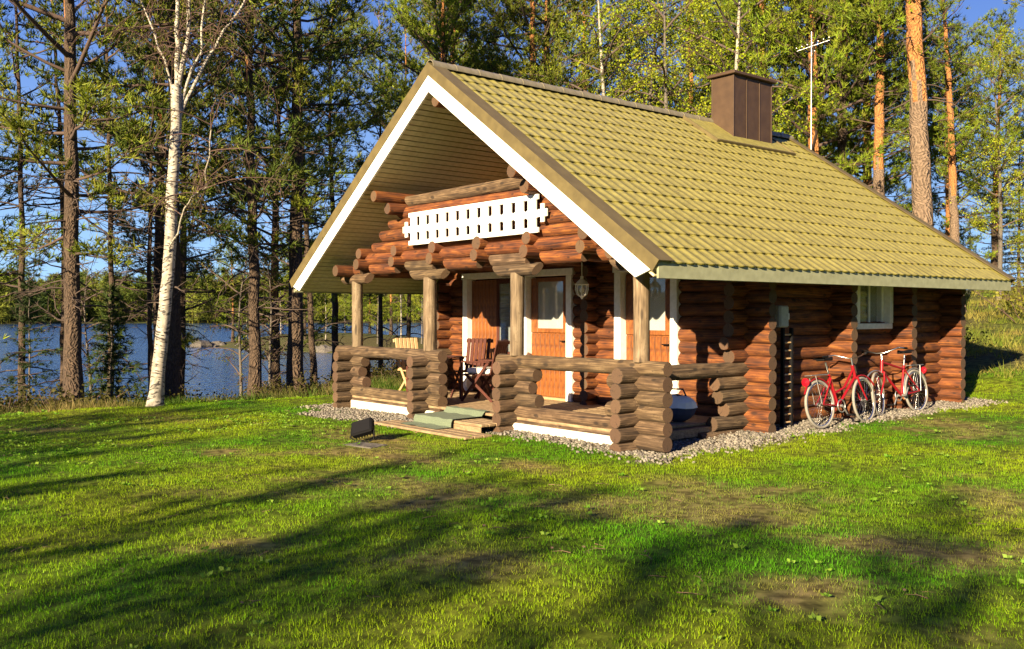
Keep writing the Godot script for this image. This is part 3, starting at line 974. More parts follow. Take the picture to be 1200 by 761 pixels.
	plant("birch", -31.0, -27.0, 1.1, 1.0, "birch_tree", "leafing birch far behind the gable among the pines", "tree", g)
	plant("pine_a", -33.0, -24.0, 1.1, 2.3, "pine_tree", "pine far behind the gable among the birches", "tree", g)
	plant("pine_lush", -24.0, -29.0, 1.2, 0.9, "pine_tree", "green pine in the second row behind the leafy trees", "tree", "second row pines behind the cabin")
	plant("pine_lush", -28.0, -27.0, 1.2, 2.9, "pine_tree", "green pine in the second row behind the leafy trees", "tree", "second row pines behind the cabin")
	plant("pine_lush", -21.0, -33.0, 1.3, 4.9, "pine_tree", "green pine in the second row behind the leafy trees", "tree", "second row pines behind the cabin")
	for k in [[-9.5, -19.3, 0.75], [-10.4, -19.8, 0.9], [-11.4, -20.2, 1.0]]:
		plant("tall_bush", k[0], k[1], k[2], k[0] * 3.0, "leafy_bush", "leafy bush in the shade behind the cabin's far corner", "bush", "bushes behind the far corner")
	for k in [[-7.0, -21.0, 1.0], [-6.2, -22.4, 1.2], [-8.0, -24.5, 1.3], [-5.0, -24.0, 1.3], [-6.8, -26.0, 1.5], [-3.5, -25.5, 1.5], [-9.6, -25.0, 1.4]]:
		plant("bush", k[0], k[1], k[2], k[0] * 5.0, "yellow_bush", "sunlit yellow-green bush on the slope behind the cabin", "bush", "bushes on the sunlit slope")
	for i in 17:
		var a := deg_to_rad(r.randf_range(-12.0, 21.0) if i % 3 else r.randf_range(31.0, 60.0))
		var d := r.randf_range(44.0, 75.0)
		var x := -0.7716 * d * cos(a) + 0.636 * d * sin(a)
		var z := -0.636 * d * cos(a) - 0.7716 * d * sin(a)
		if ground_y(x, z) < LAKE + 0.5: continue
		plant("pine_lush" if i % 3 else "pine_tall", x, z, r.randf_range(0.9, 1.25), r.randf() * TAU, "forest_pine", "pine deep in the forest behind the cabin and its nearer trees", "tree", "forest behind the cabin")
	for i in 30:  # unseen trees, added to cut the skylight on the cabin's long side
		var x := r.randf_range(11.0, 34.0)
		var z := r.randf_range(-34.0, 3.0)
		plant(["pine_lush", "pine_tall", "pine_a"][i % 3], x, z, r.randf_range(0.85, 1.2), r.randf() * TAU, "added_shade_pine", "unseen pine added across the lawn to shade the long side of the cabin", "tree", "unseen pines added to shade the long side")
	# the trees across the garden, which stand between the lawn and the sun
	for k in shade_trees:
		plant(k[0], k[1], k[2], k[3], k[1] * 7.0, "garden_tree", "tree at the sunny end of the garden opposite the cabin", "tree", "trees at the sunny end of the garden")

var shade_trees := []


func white_birch() -> void:
	# the pale birch by the lawn: one leaning stem that forks high up, bare spring twigs
	var r := RandomNumberGenerator.new()
	r.seed = 300
	var o := thing("birch_tree", "white-barked leaning birch forking high up at the edge of the lawn", "tree", Vector3(-16.6, ground_y(-16.6, -5.6), -5.6))
	# x along the lake bank to the cabin side (towards -z), built in the plane the stem leans in
	var ax := Vector3(0.636, 0, -0.7716)
	var pt := func(a: float, y: float, b := 0.0) -> Vector3: return ax * a + Vector3(0, y, 0) + Vector3(-0.77, 0, -0.63) * b
	var p := PackedVector3Array()
	var rad := PackedFloat32Array()
	var key := [[-0.02, -0.3], [0.0, 0.0], [0.1, 1.0], [0.2, 2.0], [0.28, 3.0], [0.34, 4.2], [0.4, 5.6]]
	for i in 25:
		var t := i / 24.0 * (key.size() - 1)
		var k := mini(int(t), key.size() - 2)
		p.append(pt.call(lerpf(key[k][0], key[k + 1][0], t - k) + r.randfn() * 0.008, lerpf(key[k][1], key[k + 1][1], t - k)))
		rad.append(lerpf(0.125, 0.09, i / 24.0) * (1.0 + 0.35 * exp(-maxf(0.0, p[i].y) * 5.0)))
	put("trunk", trunk_mesh(p, rad, r, M.birch_bark, M.birch_bark, 99.0, 12), o)
	var top := p[24]
	var tw := MB.new()
	var cr := MB.new()
	tw.col = Color(1.0, 0.8, 0.75)
	for f in [[[0.39, 5.4], [0.36, 6.6], [0.34, 8.2], [0.4, 11.0], 0.055], [[0.4, 5.5], [0.54, 6.8], [0.6, 8.4], [0.68, 11.5], 0.05], [[0.38, 5.0], [0.76, 6.2], [0.96, 8.0], [1.1, 10.5], 0.03], [[0.38, 5.2], [0.12, 6.1], [-0.15, 6.8], [-0.7, 7.9], 0.026], [[0.25, 2.6], [0.7, 3.4], [1.2, 3.7], [1.5, 4.6], 0.018], [[0.4, 5.0], [1.0, 6.4], [1.5, 7.2], [1.9, 8.6], 0.035]]:
		var lp := PackedVector3Array()
		for i in 13:
			var t := i / 12.0 * 3.0
			var k := mini(int(t), 2)
			lp.append(pt.call(lerpf(f[k][0], f[k + 1][0], t - k) + r.randfn() * 0.02, lerpf(f[k][1], f[k + 1][1], t - k), r.randfn() * 0.03 + i * 0.02 * (f[0][0] - 0.36) * 60.0))
		var lm := MB.new()
		lm.tube(lp, taper(13, f[4], 0.012), 8, true)
		put("limb", lm.mesh(M.birch_bark), o)
		for j in 26:
			var q := along(lp, r.randf_range(0.25, 1.0))
			var l := r.randf_range(0.5, 1.7)
			var sp := bough(q, Vector3(r.randfn(), r.randf_range(0.2, 1.2), r.randfn()), l, Vector3(0, -1.0, 0), 6, r, 0.1)
			tw.tube(sp, taper(7, 0.011, 0.003), 4, false)
			for m in 6:
				var s2 := bough(along(sp, r.randf_range(0.3, 1.0)), (sp[6] - sp[3]).normalized() + Vector3(r.randfn(), r.randfn() - 0.6, r.randfn()) * 0.6, l * r.randf_range(0.2, 0.5), Vector3(0, -0.8, 0), 4, r, 0.08)
				tw.tube(s2, taper(5, 0.005, 0.002), 3, false)
				for e in 3:
					var w := r.randf_range(0.7, 1.2)
					cr.col = Color(0.16 * w, 0.16 * w, 0.025 * w)
					leaf(cr, along(s2, r.randf()), Vector3(r.randfn(), r.randfn() - 0.5, r.randfn()).normalized(), r.randf_range(0.025, 0.05), r)
	put("twigs", tw.mesh(M.twig), o)
	put("crown", cr.mesh(M.leaves), o)

func build_far_shore() -> void:
	# the wood across the lake: too far off to count
	var r := RandomNumberGenerator.new()
	r.seed = 61
	var b := MB.new()
	for i in 260:   # a rounded, broken crown of leafy sprays on a short stem
		var t := pow(r.randf(), 0.8)
		var w := sin(PI * clampf(0.12 + 0.85 * t, 0, 1)) * 2.6 * sqrt(r.randf())
		var az := r.randf() * TAU
		var tone := r.randf_range(0.6, 1.0)
		b.col = Color(tone, tone, tone)
		tuft(b, Vector3(cos(az) * w, 1.0 + 11.5 * t, sin(az) * w), Vector3(cos(az), 0.4, sin(az)), r.randf_range(0.9, 1.7), 4, r)
	b.col = Color(0.5, 0.4, 0.4)
	b.tube(PackedVector3Array([Vector3(0, -1, 0), Vector3(0, 7, 0), Vector3(0, 13, 0)]), PackedFloat32Array([0.25, 0.16, 0.03]), 6, false)
	var m := mat("far_leaves", Color.WHITE, 0.8)
	m.vertex_color_use_as_albedo = true
	m.metallic_specular = 0.1
	var list := []
	var cs := []
	for i in 2400:
		var a := deg_to_rad(r.randf_range(-50.0, 20.0))
		var d := r.randf_range(398.0, 560.0)
		var x := -0.7716 * d * cos(a) + 0.636 * d * sin(a)
		var z := -0.636 * d * cos(a) - 0.7716 * d * sin(a)
		var y := ground_y(x, z)
		if y < LAKE + 0.2: continue
		var s := r.randf_range(0.7, 1.5)
		list.append(Transform3D(Basis(Vector3.UP, r.randf() * TAU).scaled(Vector3(s * 1.3, s * r.randf_range(0.85, 1.3), s * 1.3)), Vector3(x, y - 0.5, z)))
		var q := clampf(0.5 + n_big.get_noise_2d(x * 1.2, z * 1.2) + r.randfn() * 0.25, 0, 1)
		cs.append(Color(0.06, 0.1, 0.022).lerp(Color(0.17, 0.2, 0.035), q))
	scatter("far_forest", b.mesh(m), list, cs, "mixed green and olive forest on the far shore of the lake", "forest")
	# the near point with its rocks and trees
	var k := 0
	for i in 34:
		var x := r.randf_range(-112.0, -72.0)
		var z := -61.2 - 0.1 * x + r.randfn() * 4.0
		var y := ground_y(x, z)
		if y < LAKE + 0.15: continue
		var kind: String = ["pine_lush", "aspen", "birch", "pine_c"][i % 4]
		plant(kind, x, z, r.randf_range(0.55, 0.9), r.randf() * TAU, "point_tree", ["bushy green pine", "yellow-green leafy tree", "pale-stemmed birch", "slim dark pine"][i % 4] + " on the rocky point out in the lake", "tree", "trees on the rocky point")
	for i in 16:
		var x := r.randf_range(-108.0, -74.0)
		var z := -61.2 - 0.1 * x + 7.2 + r.randfn() * 0.9
		boulder(Vector3(x, LAKE - 0.1, z), r.randf_range(0.4, 1.1), i, "boulder", "pale boulder on the shore of the rocky point in the lake", "boulders on the rocky point")

func boulder(at: Vector3, size: float, sd: int, called: String, label: String, group: String) -> void:
	var b := MB.new()
	var pts := []
	for i in 9:
		var row := []
		for j in 13:
			var th := PI * i / 8.0
			var ph := TAU * (j % 12) / 12.0
			var q := Vector3(sin(th) * cos(ph), cos(th), sin(th) * sin(ph))
			var f := 1.0 + 0.35 * n_mid.get_noise_3d(q.x * 3.0 + sd * 9.0, q.y * 3.0, q.z * 3.0) * 2.0
			row.append(q * Vector3(1.2, 0.7, 1.0) * f * size)
		pts.append(row)
	for i in 8:
		for j in 12:
			b.quad(pts[i + 1][j], pts[i][j], pts[i][j + 1], pts[i + 1][j + 1])
	var o := put(called, b.mesh(M.rock), self, Transform3D(Basis(Vector3.UP, sd * 1.3), at))
	tag(o, label, "rock", group)

# ---------------------------------------------------------------- the cabin
func wlog(called: String, a: Vector3, b: Vector3, r: float, m: Material, parent: Node3D, slant_a := 0.0, slant_b := 0.0) -> MeshInstance3D:
	# one round log from a to b, slightly crooked, with cut ends showing their rings
	var l := a.distance_to(b)
	r *= rng.randf_range(0.95, 1.06)
	var x := (b - a).normalized()
	var y := Vector3.UP if absf(x.y) < 0.9 else Vector3.FORWARD
	var z := x.cross(y).normalized()
	y = z.cross(x)
	var seg := maxi(2, int(l / 0.4))
	var sides := 12
	var s := MB.new()
	var e := MB.new()
	var tone := rng.randf_range(0.7, 1.0)
	s.col = Color(tone, tone * rng.randf_range(0.92, 1.0), tone * rng.randf_range(0.88, 1.0))
	e.col = s.col
	var u0 := rng.randf() * 9.0
	var v0 := rng.randf()
	var ph := rng.randf() * 100.0
	var st := [0.0, 0.012]
	for i in range(1, seg): st.append(l * i / seg)
	st.append(l - 0.012); st.append(l)
	var rows := []
	var mids := []
	for i in st.size():
		var d: float = st[i]
		var rr := r * (0.93 if i == 0 or i == st.size() - 1 else 1.0) * (1.0 + 0.07 * n_fine.get_noise_2d(d * 0.9, ph))
		var off := Vector3(0, n_mid.get_noise_2d(d, ph) * 0.012, n_mid.get_noise_2d(d, ph + 30.0) * 0.014)
		mids.append(off)
		var row := []
		for j in sides + 1:
			var an := TAU * (j % sides) / sides
			var q := rr * (1.0 + 0.06 * n_fine.get_noise_2d(cos(an) * 2.0 + d * 0.6, sin(an) * 2.0 + ph))
			var c := Vector3(d, cos(an) * q, sin(an) * q) + off
			c.x += slant_a * (0.5 - 0.5 * cos(an)) * clampf(1.0 - d / (l * 0.5), 0, 1)
			c.x -= slant_b * (0.5 - 0.5 * cos(an)) * clampf((d - l * 0.5) / (l * 0.5), 0, 1)
			row.append(c)
		rows.append(row)
	for i in st.size() - 1:
		for j in sides:
			var q := []
			var nn := []
			var uv := []
			for k in [[i, j], [i, j + 1], [i + 1, j + 1], [i + 1, j]]:
				var c: Vector3 = rows[k[0]][k[1]]
				q.append(c)
				var m0: Vector3 = c - mids[k[0]]
				m0.x = (-0.6 * r if k[0] == 0 else 0.6 * r if k[0] == st.size() - 1 else 0.0)
				nn.append(m0.normalized())
				uv.append(Vector2(c.x + u0, float(k[1]) / sides + v0))
			s.squad(q, nn, uv)
	for en in 2:
		var row = rows[0 if en == 0 else rows.size() - 1]
		var mid := Vector3.ZERO
		for j in sides: mid += row[j] / sides
		var dir := Vector3(-1 if en == 0 else 1, 0, 0)
		var ra := rng.randf() * TAU
		for j in sides:
			for c in ([mid, row[j + 1], row[j]] if en == 1 else [mid, row[j], row[j + 1]]):
				var w := Vector2(c.y - mid.y, c.z - mid.z).rotated(ra) / (2.2 * r)
				e.vert(c, dir, Vector2(0.5, 0.5) + w)
	var mesh := s.mesh(m)
	e.into(mesh, M.end_grain)
	return put(called, mesh, parent, Transform3D(Basis(x, y, z), a - parent.position if parent == cabin else a))

func cbox(called: String, lo: Vector3, hi: Vector3, m: Material, parent: Node3D, bev := 0.006) -> MeshInstance3D:
	# a bevelled piece given in world places, hung under the cabin or under one of its parts
	var b := MB.new()
	var mid := (lo + hi) * 0.5
	b.box(lo - mid, hi - mid, bev)
	return put(called, b.mesh(m), parent, Transform3D(Basis(), mid - at_of(parent)))

func at_of(n: Node) -> Vector3:
	var p := Vector3.ZERO
	while n != self:
		p += n.position
		n = n.get_parent()
	return p

func extrude(b: MB, pts: Array, z0: float, z1: float) -> void:   # convex polygon in x, y, counter-clockwise seen from +z
	for i in range(1, pts.size() - 1):
		b.tri(Vector3(pts[0].x, pts[0].y, z1), Vector3(pts[i].x, pts[i].y, z1), Vector3(pts[i + 1].x, pts[i + 1].y, z1))
		b.tri(Vector3(pts[0].x, pts[0].y, z0), Vector3(pts[i + 1].x, pts[i + 1].y, z0), Vector3(pts[i].x, pts[i].y, z0))
	for i in pts.size():
		var p: Vector2 = pts[i]
		var q: Vector2 = pts[(i + 1) % pts.size()]
		b.quad(Vector3(p.x, p.y, z1), Vector3(p.x, p.y, z0), Vector3(q.x, q.y, z0), Vector3(q.x, q.y, z1))

func yx(k: float) -> float: return 0.092 + PITCH * k      # courses that run along the gable
func yz(k: float) -> float: return 0.005 + PITCH * k      # courses that run along the sides
func under_roof(y: float) -> float: return (RIDGE_Y - 0.2 - (y + 0.1)) / SLOPE   # half width of the room at that height

func build_cabin() -> void:
	cabin = thing("log_cabin", "brown log cabin with yellow tiled gable roof and open front porch", "cabin", Vector3(XC, 0, -12.0))
	var W: Material = M.weathered
	var S: Material = M.stained
	var ZF := -8.2      # porch front
	var ZW := -10.3     # house front wall
	var ZB := -15.6
	var XR := -7.63
	var XL := -14.27
	var stub := 0.36
	# porch fronts: two panels with rounded openings, between crossing stacks
	for side in [-1.0, 1.0]:
		var xo: float = XR if side > 0 else XL
		var xi: float = -9.85 if side > 0 else -11.95
		var outer: float = xo + side * stub * 1.35
		var inner: float = xi - side * 0.36
		for k in 6:
			var y := yx(k)
			var cut: float = [0, 0, 0.34, 0.2, 0.3, 0][k]
			if cut == 0.0:
				wlog("rail_log", Vector3(inner, y, ZF), Vector3(outer, y, ZF), LR, W, cabin)
			else:
				wlog("rail_log", Vector3(inner, y, ZF), Vector3(xi + side * (0.14 + cut), y, ZF), LR, W, cabin)
				wlog("rail_log", Vector3(xo - side * (0.14 + cut * 0.9), y, ZF), Vector3(outer, y, ZF), LR, W, cabin)
		for k in 6:
			wlog("rail_log", Vector3(xi, yz(k), ZF - 0.3), Vector3(xi, yz(k), ZF + stub), LR, W, cabin)
			# porch side: the same with a long top log
			var zc: float = [9.33, 9.62, 9.84, 9.72, 9.66, 0.0][k] if k < 6 else 0.0
			if k == 0 or k == 5:
				if k == 5: wlog("rail_log", Vector3(xo, yz(k) + 0.005, ZW - 0.3), Vector3(xo, yz(k) + 0.005, ZF + stub - 0.02), LR, W, cabin)
				else: wlog("rail_log", Vector3(xo, yz(k), ZF - 0.3), Vector3(xo, yz(k), ZF + stub), LR, W, cabin)
			else:
				wlog("rail_log", Vector3(xo, yz(k), ZF - 0.3), Vector3(xo, yz(k), ZF + stub), LR, W, cabin)
		var fx: float = xo + side * 0.1
		cbox("plinth", Vector3(minf(xi + 0.1, xo + 0.1) if side < 0 else xi - 0.25, -0.35, ZF - 0.12), Vector3(xi + 0.25 if side < 0 else xo - 0.1, 0.125, ZF + 0.112), M.plinth, cabin, 0.01)
	for k in 13:    # side logs growing longer towards the ground where the porch meets the house
		var zf: float = [-9.33, -9.6, -9.84, -9.72, -9.66, -8.5, -9.95, -9.85, -9.95, -9.95, -9.95, -9.95, -9.95][k]
		for xw in [XR, XL]:
			if k != 5: wlog("wall_log", Vector3(xw, yz(k), ZW - 0.05), Vector3(xw, yz(k), zf), LR, S if k > 5 else W, cabin)
	cbox("plinth", Vector3(XL - 0.06, -0.35, -15.7), Vector3(XR + 0.06, 0.03, ZW - 0.0), M.plinth, cabin, 0.01)
	# posts and their short bolsters
	for x in [-14.13, -11.93, -9.83, -7.55]:
		wlog("porch_post", Vector3(x, 1.03, ZF), Vector3(x, 2.16, ZF), 0.098, M.post_wood, cabin)
		wlog("bolster_log", Vector3(x - 0.5, 2.2, ZF + 0.01), Vector3(x + 0.5, 2.2, ZF + 0.01), 0.085, W, cabin, 0.16, 0.16)
	# front gable above the porch
	var joists := [-13.75, -12.66, -11.6, -10.5, -9.42, -8.34]
	for k in range(13, 20):
		var y := yx(k)
		var hw := minf(under_roof(y) - 0.42, 3.2)
		if k == 13:
			var last := XC - 3.25
			for j in joists + [XC + 3.55]:
				wlog("gable_log", Vector3(last + (0.09 if last > -14.0 else 0.0), y, ZF), Vector3(j - 0.09, y, ZF), LR, W if j == joists[2] or j == joists[4] else S, cabin, 0.1, 0.1)
				last = j
		else:
			wlog("gable_log", Vector3(XC - hw, y, ZF), Vector3(XC + hw, y, ZF), LR * 1.02, W if k == 19 else S, cabin, 0.1, 0.1)
	for x in joists:
		wlog("joist_log", Vector3(x, yz(14), ZW), Vector3(x, yz(14), ZF + 0.25), LR * 0.95, S, cabin)
		wlog("joist_log", Vector3(x, yz(15), ZF - 0.5), Vector3(x, yz(15), ZF + 0.2), LR, S, cabin)
	for sd in [-1.0, 1.0]:
		wlog("purlin_log", Vector3(XC + sd * 1.68, 3.43, ZW), Vector3(XC + sd * 1.68, 3.43, -7.62), LR, S, cabin)
		wlog("purlin_log", Vector3(XC + sd * 1.66, 3.255, ZF - 0.4), Vector3(XC + sd * 1.66, 3.255, -7.85), LR, S, cabin)
		wlog("purlin_log", Vector3(XC + sd * 3.26, 2.33, ZW), Vector3(XC + sd * 3.26, 2.33, -7.82), LR, S, cabin)
	wlog("purlin_log", Vector3(XC, 4.62, ZB), Vector3(XC, 4.62, -7.62), LR, S, cabin)
	# house walls
	var gaps := [[-13.77, -12.11], [-12.11, -10.87], [-9.93, -8.7]]
	for k in range(0, 27):
		var y := yx(k)
		if k <= 13:
			var hi := 3.75 if k < 13 else 3.6
			if y < 2.26:
				wlog("wall_log", Vector3(XL - stub, y, ZW), Vector3(-13.72, y, ZW), LR, S, cabin)
				wlog("wall_log", Vector3(-10.92, y, ZW), Vector3(-9.88, y, ZW), LR, S, cabin)
				wlog("wall_log", Vector3(-8.75, y, ZW), Vector3(XR + 0.43, y, ZW), LR, S, cabin)
			else:
				wlog("wall_log", Vector3(XL - 0.2, y, ZW), Vector3(XR + 0.2, y, ZW), LR, S, cabin)
		else:
			var hw := under_roof(y)
			if hw > 0.25: wlog("wall_log", Vector3(XC - hw, y, ZW), Vector3(XC + hw, y, ZW), LR, S, cabin)
		var hb := minf(under_roof(y), 3.75)
		if hb > 0.25: wlog("back_wall_log", Vector3(XC - hb, y, ZB), Vector3(XC + hb, y, ZB), LR, S, cabin)
	for k in 15:
		var y := yz(k)
		if k == 0: continue
		wlog("side_wall_log", Vector3(XL, y, ZW), Vector3(XL, y, ZB - 0.35), LR, S, cabin)
		if y > 1.42 and y < 2.2:
			wlog("side_wall_log", Vector3(XR, y, ZW), Vector3(XR, y, -12.9), LR, S, cabin)
			wlog("side_wall_log", Vector3(XR, y, -13.82), Vector3(XR, y, ZB - 0.35), LR, S, cabin)
		else:
			wlog("side_wall_log", Vector3(XR, y, ZW), Vector3(XR, y, ZB - 0.35), LR, S, cabin)
		if k < 14:
			for zc in [-12.28, -14.0]:   # ends of the inner walls
				wlog("corner_log", Vector3(XR - 0.15, yx(k - 1), zc), Vector3(XR + 0.42, yx(k - 1), zc), LR, S, cabin)
	for k in 14:
		wlog("corner_log", Vector3(-10.4, yz(k), ZW - 0.15), Vector3(-10.4, yz(k), ZW + 0.3), LR, S, cabin)
	# porch floor
	for i in 18:
		var z := -8.12 - i * 0.117
		cbox("deck_board", Vector3(XL + 0.1, 0.165, z - 0.111), Vector3(XR - 0.1, 0.2 + rng.randf() * 0.003, z), M.deck_wood, cabin, 0.005)
	cbox("floor", Vector3(XL, 0.05, ZB), Vector3(XR, 0.155, -8.3), M.deck_wood, cabin, 0.0)
	build_roof()
	build_openings(ZW, XR)
	build_balustrade(ZF)

func tile_mesh(m: Material) -> ArrayMesh:
	# one pressed tile: a full wave across, rising to a lip at its lower edge
	var b := MB.new()
	add_tile(b, Transform3D())
	return b.mesh(m)

const TW := 0.183
const TL := 0.344
func wave(u: float) -> float:
	return 0.014 * pow(0.5 + 0.5 * cos(TAU * u), 1.4)

func add_tile(b: MB, tf: Transform3D) -> void:
	var seg := 8
	for i in seg:
		var p := []
		var nn := []
		for k in [[i, 0], [i, 1], [i + 1, 1], [i + 1, 0]]:
			var u := float(k[0]) / seg
			var h := wave(u)
			var z: float = TL * k[1] + (0.012 * cos(TAU * u) if k[1] == 1 else 0.0)
			p.append(tf * Vector3(u * TW, h + 0.018 * k[1], z))
			var dh := (wave(u + 0.01) - wave(u - 0.01)) / (0.02 * TW)
			nn.append((tf.basis * Vector3(-dh, 1, -0.075)).normalized())
		b.squad(p, nn, [Vector2.ZERO, Vector2.ZERO, Vector2.ZERO, Vector2.ZERO])
		var lo0: Vector3 = p[1] - tf.basis.y * 0.019 - tf.basis.z * 0.003
		var lo1: Vector3 = p[2] - tf.basis.y * 0.019 - tf.basis.z * 0.003
		b.quad(p[1], lo0, lo1, p[2])

func build_roof() -> void:
	var ang := atan(SLOPE)
	var cl := HALF / cos(ang)
	# slabs of both slopes are the roof itself; everything on it is its part
	var rb := MB.new()
	var bases := {}
	for sd in [1.0, -1.0]:
		var down := Vector3(sd * cos(ang), -sin(ang), 0)
		var nrm := Vector3(sd * sin(ang), cos(ang), 0)
		var bs := Basis(nrm.cross(down), nrm, down)
		bases[sd] = bs
		var zc := (ROOF_F + ROOF_B) * 0.5
		rb.box(Vector3(-(ROOF_F - ROOF_B) * 0.5 + 0.04, -0.14, 0.0), Vector3((ROOF_F - ROOF_B) * 0.5 - 0.04, -0.012, cl - 0.03), 0.0, Transform3D(bs, Vector3(0, RIDGE_Y, zc + 12.0)))
	var roof := put("roof", rb.mesh(M.soffit), cabin)
	var base := Vector3(0, RIDGE_Y, 0)
	# tiles: those nearest to the porch corner one by one, the others joined
	var kinds3 := [tile_mesh(M.tile), tile_mesh(M.tile_b), tile_mesh(M.tile_c)]
	var spots := []
	var bs: Basis = bases[1.0]
	for row in 15:
		for k in 46:
			var at := base + bs.z * (0.02 + row * TL) + Vector3(0, 0, ROOF_F + 12.0 - 0.2 - k * TW) + bs.y * 0.0
			spots.append([(at + cabin.position - Vector3(0, 1.6, 0)).length(), at])
	spots.sort_custom(func(a, b): return a[0] < b[0])
	var rest := MB.new()
	for i in spots.size():
		var jit := Basis(bs.x, rng.randfn() * 0.004) * bs
		var tf := Transform3D(jit, spots[i][1])
		if i < 300: put("tile", kinds3[rng.randi() % 3], roof, tf)
		else: add_tile(rest, tf)
	var bl: Basis = bases[-1.0]
	for row in 15:
		for k in 46:
			add_tile(rest, Transform3D(bl, base + bl.z * (0.02 + row * TL) + Vector3(0, 0, ROOF_B + 12.0 + 0.16 + k * TW)))
	var ro := put("tiles", rest.mesh(M.tile), roof)
	ro.set_meta("kind", "stuff")
	# ridge capping in overlapping half-round lengths
	var cap := MB.new()
	for i in 10:
		var a0 := PI * i / 10.0 - 0.12 + (0.24 * i / 10.0)
		var a1 := PI * (i + 1) / 10.0 - 0.12 + (0.24 * (i + 1) / 10.0)
		var e0 := Vector3(cos(a0), sin(a0), 0)
		var e1 := Vector3(cos(a1), sin(a1), 0)
		cap.squad([e0 * 0.092 + Vector3(0, 0, -0.43), e1 * 0.092 + Vector3(0, 0, -0.43), e1 * 0.1, e0 * 0.1], [e0, e1, e1, e0], [Vector2.ZERO, Vector2.ZERO, Vector2.ZERO, Vector2.ZERO])
		cap.quad(e0 * 0.088, e1 * 0.088, e1 * 0.1, e0 * 0.1)
	var cm := cap.mesh(M.ridge)
	for i in 21:
		put("ridge_cap", cm, roof, Transform3D(Basis(), Vector3(0, RIDGE_Y + 0.0, ROOF_F + 12.0 - 0.02 - i * 0.414)))
	# verge: metal flashing over a white bargeboard
	for fr in [[ROOF_F, 1.0], [ROOF_B, -1.0]]:
		for sd in [1.0, -1.0]:
			var b2: Basis = bases[sd]
			var z0: float = fr[0] + 12.0
			var f := MB.new()
			var pts := func(u: float, w: float, s0: float, s1: float) -> Array:
				var ridge_u := Vector2(0, RIDGE_Y + u / cos(ang))
				var ridge_w := Vector2(0, RIDGE_Y + w / cos(ang))
				var tip := Vector2(b2.z.x, b2.z.y)
				var nr := Vector2(b2.y.x, b2.y.y)
				var tu := Vector2(0, RIDGE_Y) + tip * (cl + s0) + nr * u
				var tw := Vector2(0, RIDGE_Y) + tip * (cl + s1) + nr * w
				return [ridge_u, ridge_w, tw, tu] if sd > 0 else [ridge_u, tu, tw, ridge_w]
			var white := MB.new()
			if fr[1] > 0:
				extrude(white, pts.call(-0.1, -0.29, -2.4, -2.46), z0 - 0.03, z0)
				var lower := MB.new()
				var tip2 := Vector2(b2.z.x, b2.z.y)
				var nr2 := Vector2(b2.y.x, b2.y.y)
				var o2 := Vector2(0, RIDGE_Y)
				var q4 := [o2 + tip2 * (cl - 2.396) - nr2 * 0.1, o2 + tip2 * (cl - 2.456) - nr2 * 0.292, o2 + tip2 * (cl - 0.16) - nr2 * 0.292, o2 + tip2 * (cl - 0.02) - nr2 * 0.1]
				if sd < 0: q4.reverse()
				extrude(lower, q4, z0 - 0.03, z0 + 0.002)
				put("bargeboard", lower.mesh(M.white_paint), roof)
				extrude(f, pts.call(0.05, -0.1, 0.03, 0.02), z0 - 0.012, z0 + 0.014)
				extrude(f, pts.call(0.05, 0.038, 0.03, 0.03), z0 - 0.24, z0 - 0.012)
			else:
				extrude(white, pts.call(-0.1, -0.29, -0.02, -0.16), z0, z0 + 0.03)
				extrude(f, pts.call(0.05, -0.1, 0.03, 0.02), z0 - 0.014, z0 + 0.012)
				extrude(f, pts.call(0.05, 0.038, 0.03, 0.03), z0 + 0.012, z0 + 0.2)
			put("bargeboard", white.mesh(M.white_paint), roof)
			put("verge_flashing", f.mesh(M.flashing), roof)
	# soffit boards under both slopes over the porch and the eaves
	var sb := MB.new()
	sb.box(Vector3(-1.42, -0.168, 0.0), Vector3(1.42, -0.141, 0.094), 0.012)
	var sm := sb.mesh(M.soffit)
	for sd in [1.0, -1.0]:
		var b3: Basis = bases[sd]
		for i in 49:
			put("soffit_board", sm, roof, Transform3D(b3, base + b3.z * (0.03 + i * 0.1055) + b3.y * (0.0015 * (i % 3)) + Vector3(0, 0, ROOF_F + 12.0 - 1.46)))
	# eave fascias
	for sd in [1.0, -1.0]:
		var b4: Basis = bases[sd]
		var e: Vector3 = b4.z * (cl - 0.035) + base
		var fb := MB.new()
		fb.box(Vector3(minf(e.x, e.x + sd * 0.028), e.y - 0.19, ROOF_B + 12.05), Vector3(maxf(e.x, e.x + sd * 0.028), e.y + 0.0, ROOF_F + 11.96), 0.005)
		put("eave_fascia", fb.mesh(M.fascia), roof)
	# chimney through the slope, just beside the ridge
	var cb := MB.new()
	cb.box(Vector3(-0.24, -1.5, -0.57), Vector3(0.24, 0.0, 0.57), 0.008)
	var ch := put("chimney", cb.mesh(M.chimney_metal), cabin, Transform3D(Basis(), Vector3(-10.66, 5.88, -14.28) - cabin.position))
	var cp := MB.new()
	cp.box(Vector3(-0.31, 0.002, -0.64), Vector3(0.31, 0.05, 0.64), 0.008)
	cp.box(Vector3(-0.27, 0.05, -0.6), Vector3(0.27, 0.075, 0.6), 0.01)
	put("chimney_cap", cp.mesh(M.chimney_metal), ch)
	for c in [[-1, 1], [1, 1], [1, -1], [-1, -1]]:
		var sm2 := MB.new()
		sm2.box(Vector3(c[0] * 0.235 - 0.015, -1.2, c[1] * 0.565 - 0.015), Vector3(c[0] * 0.235 + 0.015, 0.0, c[1] * 0.565 + 0.015), 0.004)
		put("corner_trim", sm2.mesh(M.chimney_metal), ch)
	for z in [-0.19, 0.19]:
		var se := MB.new()
		se.box(Vector3(0.24, -1.3, z - 0.006), Vector3(0.252, -0.003, z + 0.006), 0.003)
		put("seam", se.mesh(M.chimney_metal), ch)
	var b5: Basis = bases[1.0]
	var fl := MB.new()
	var z_mid := -14.05 + 12.0
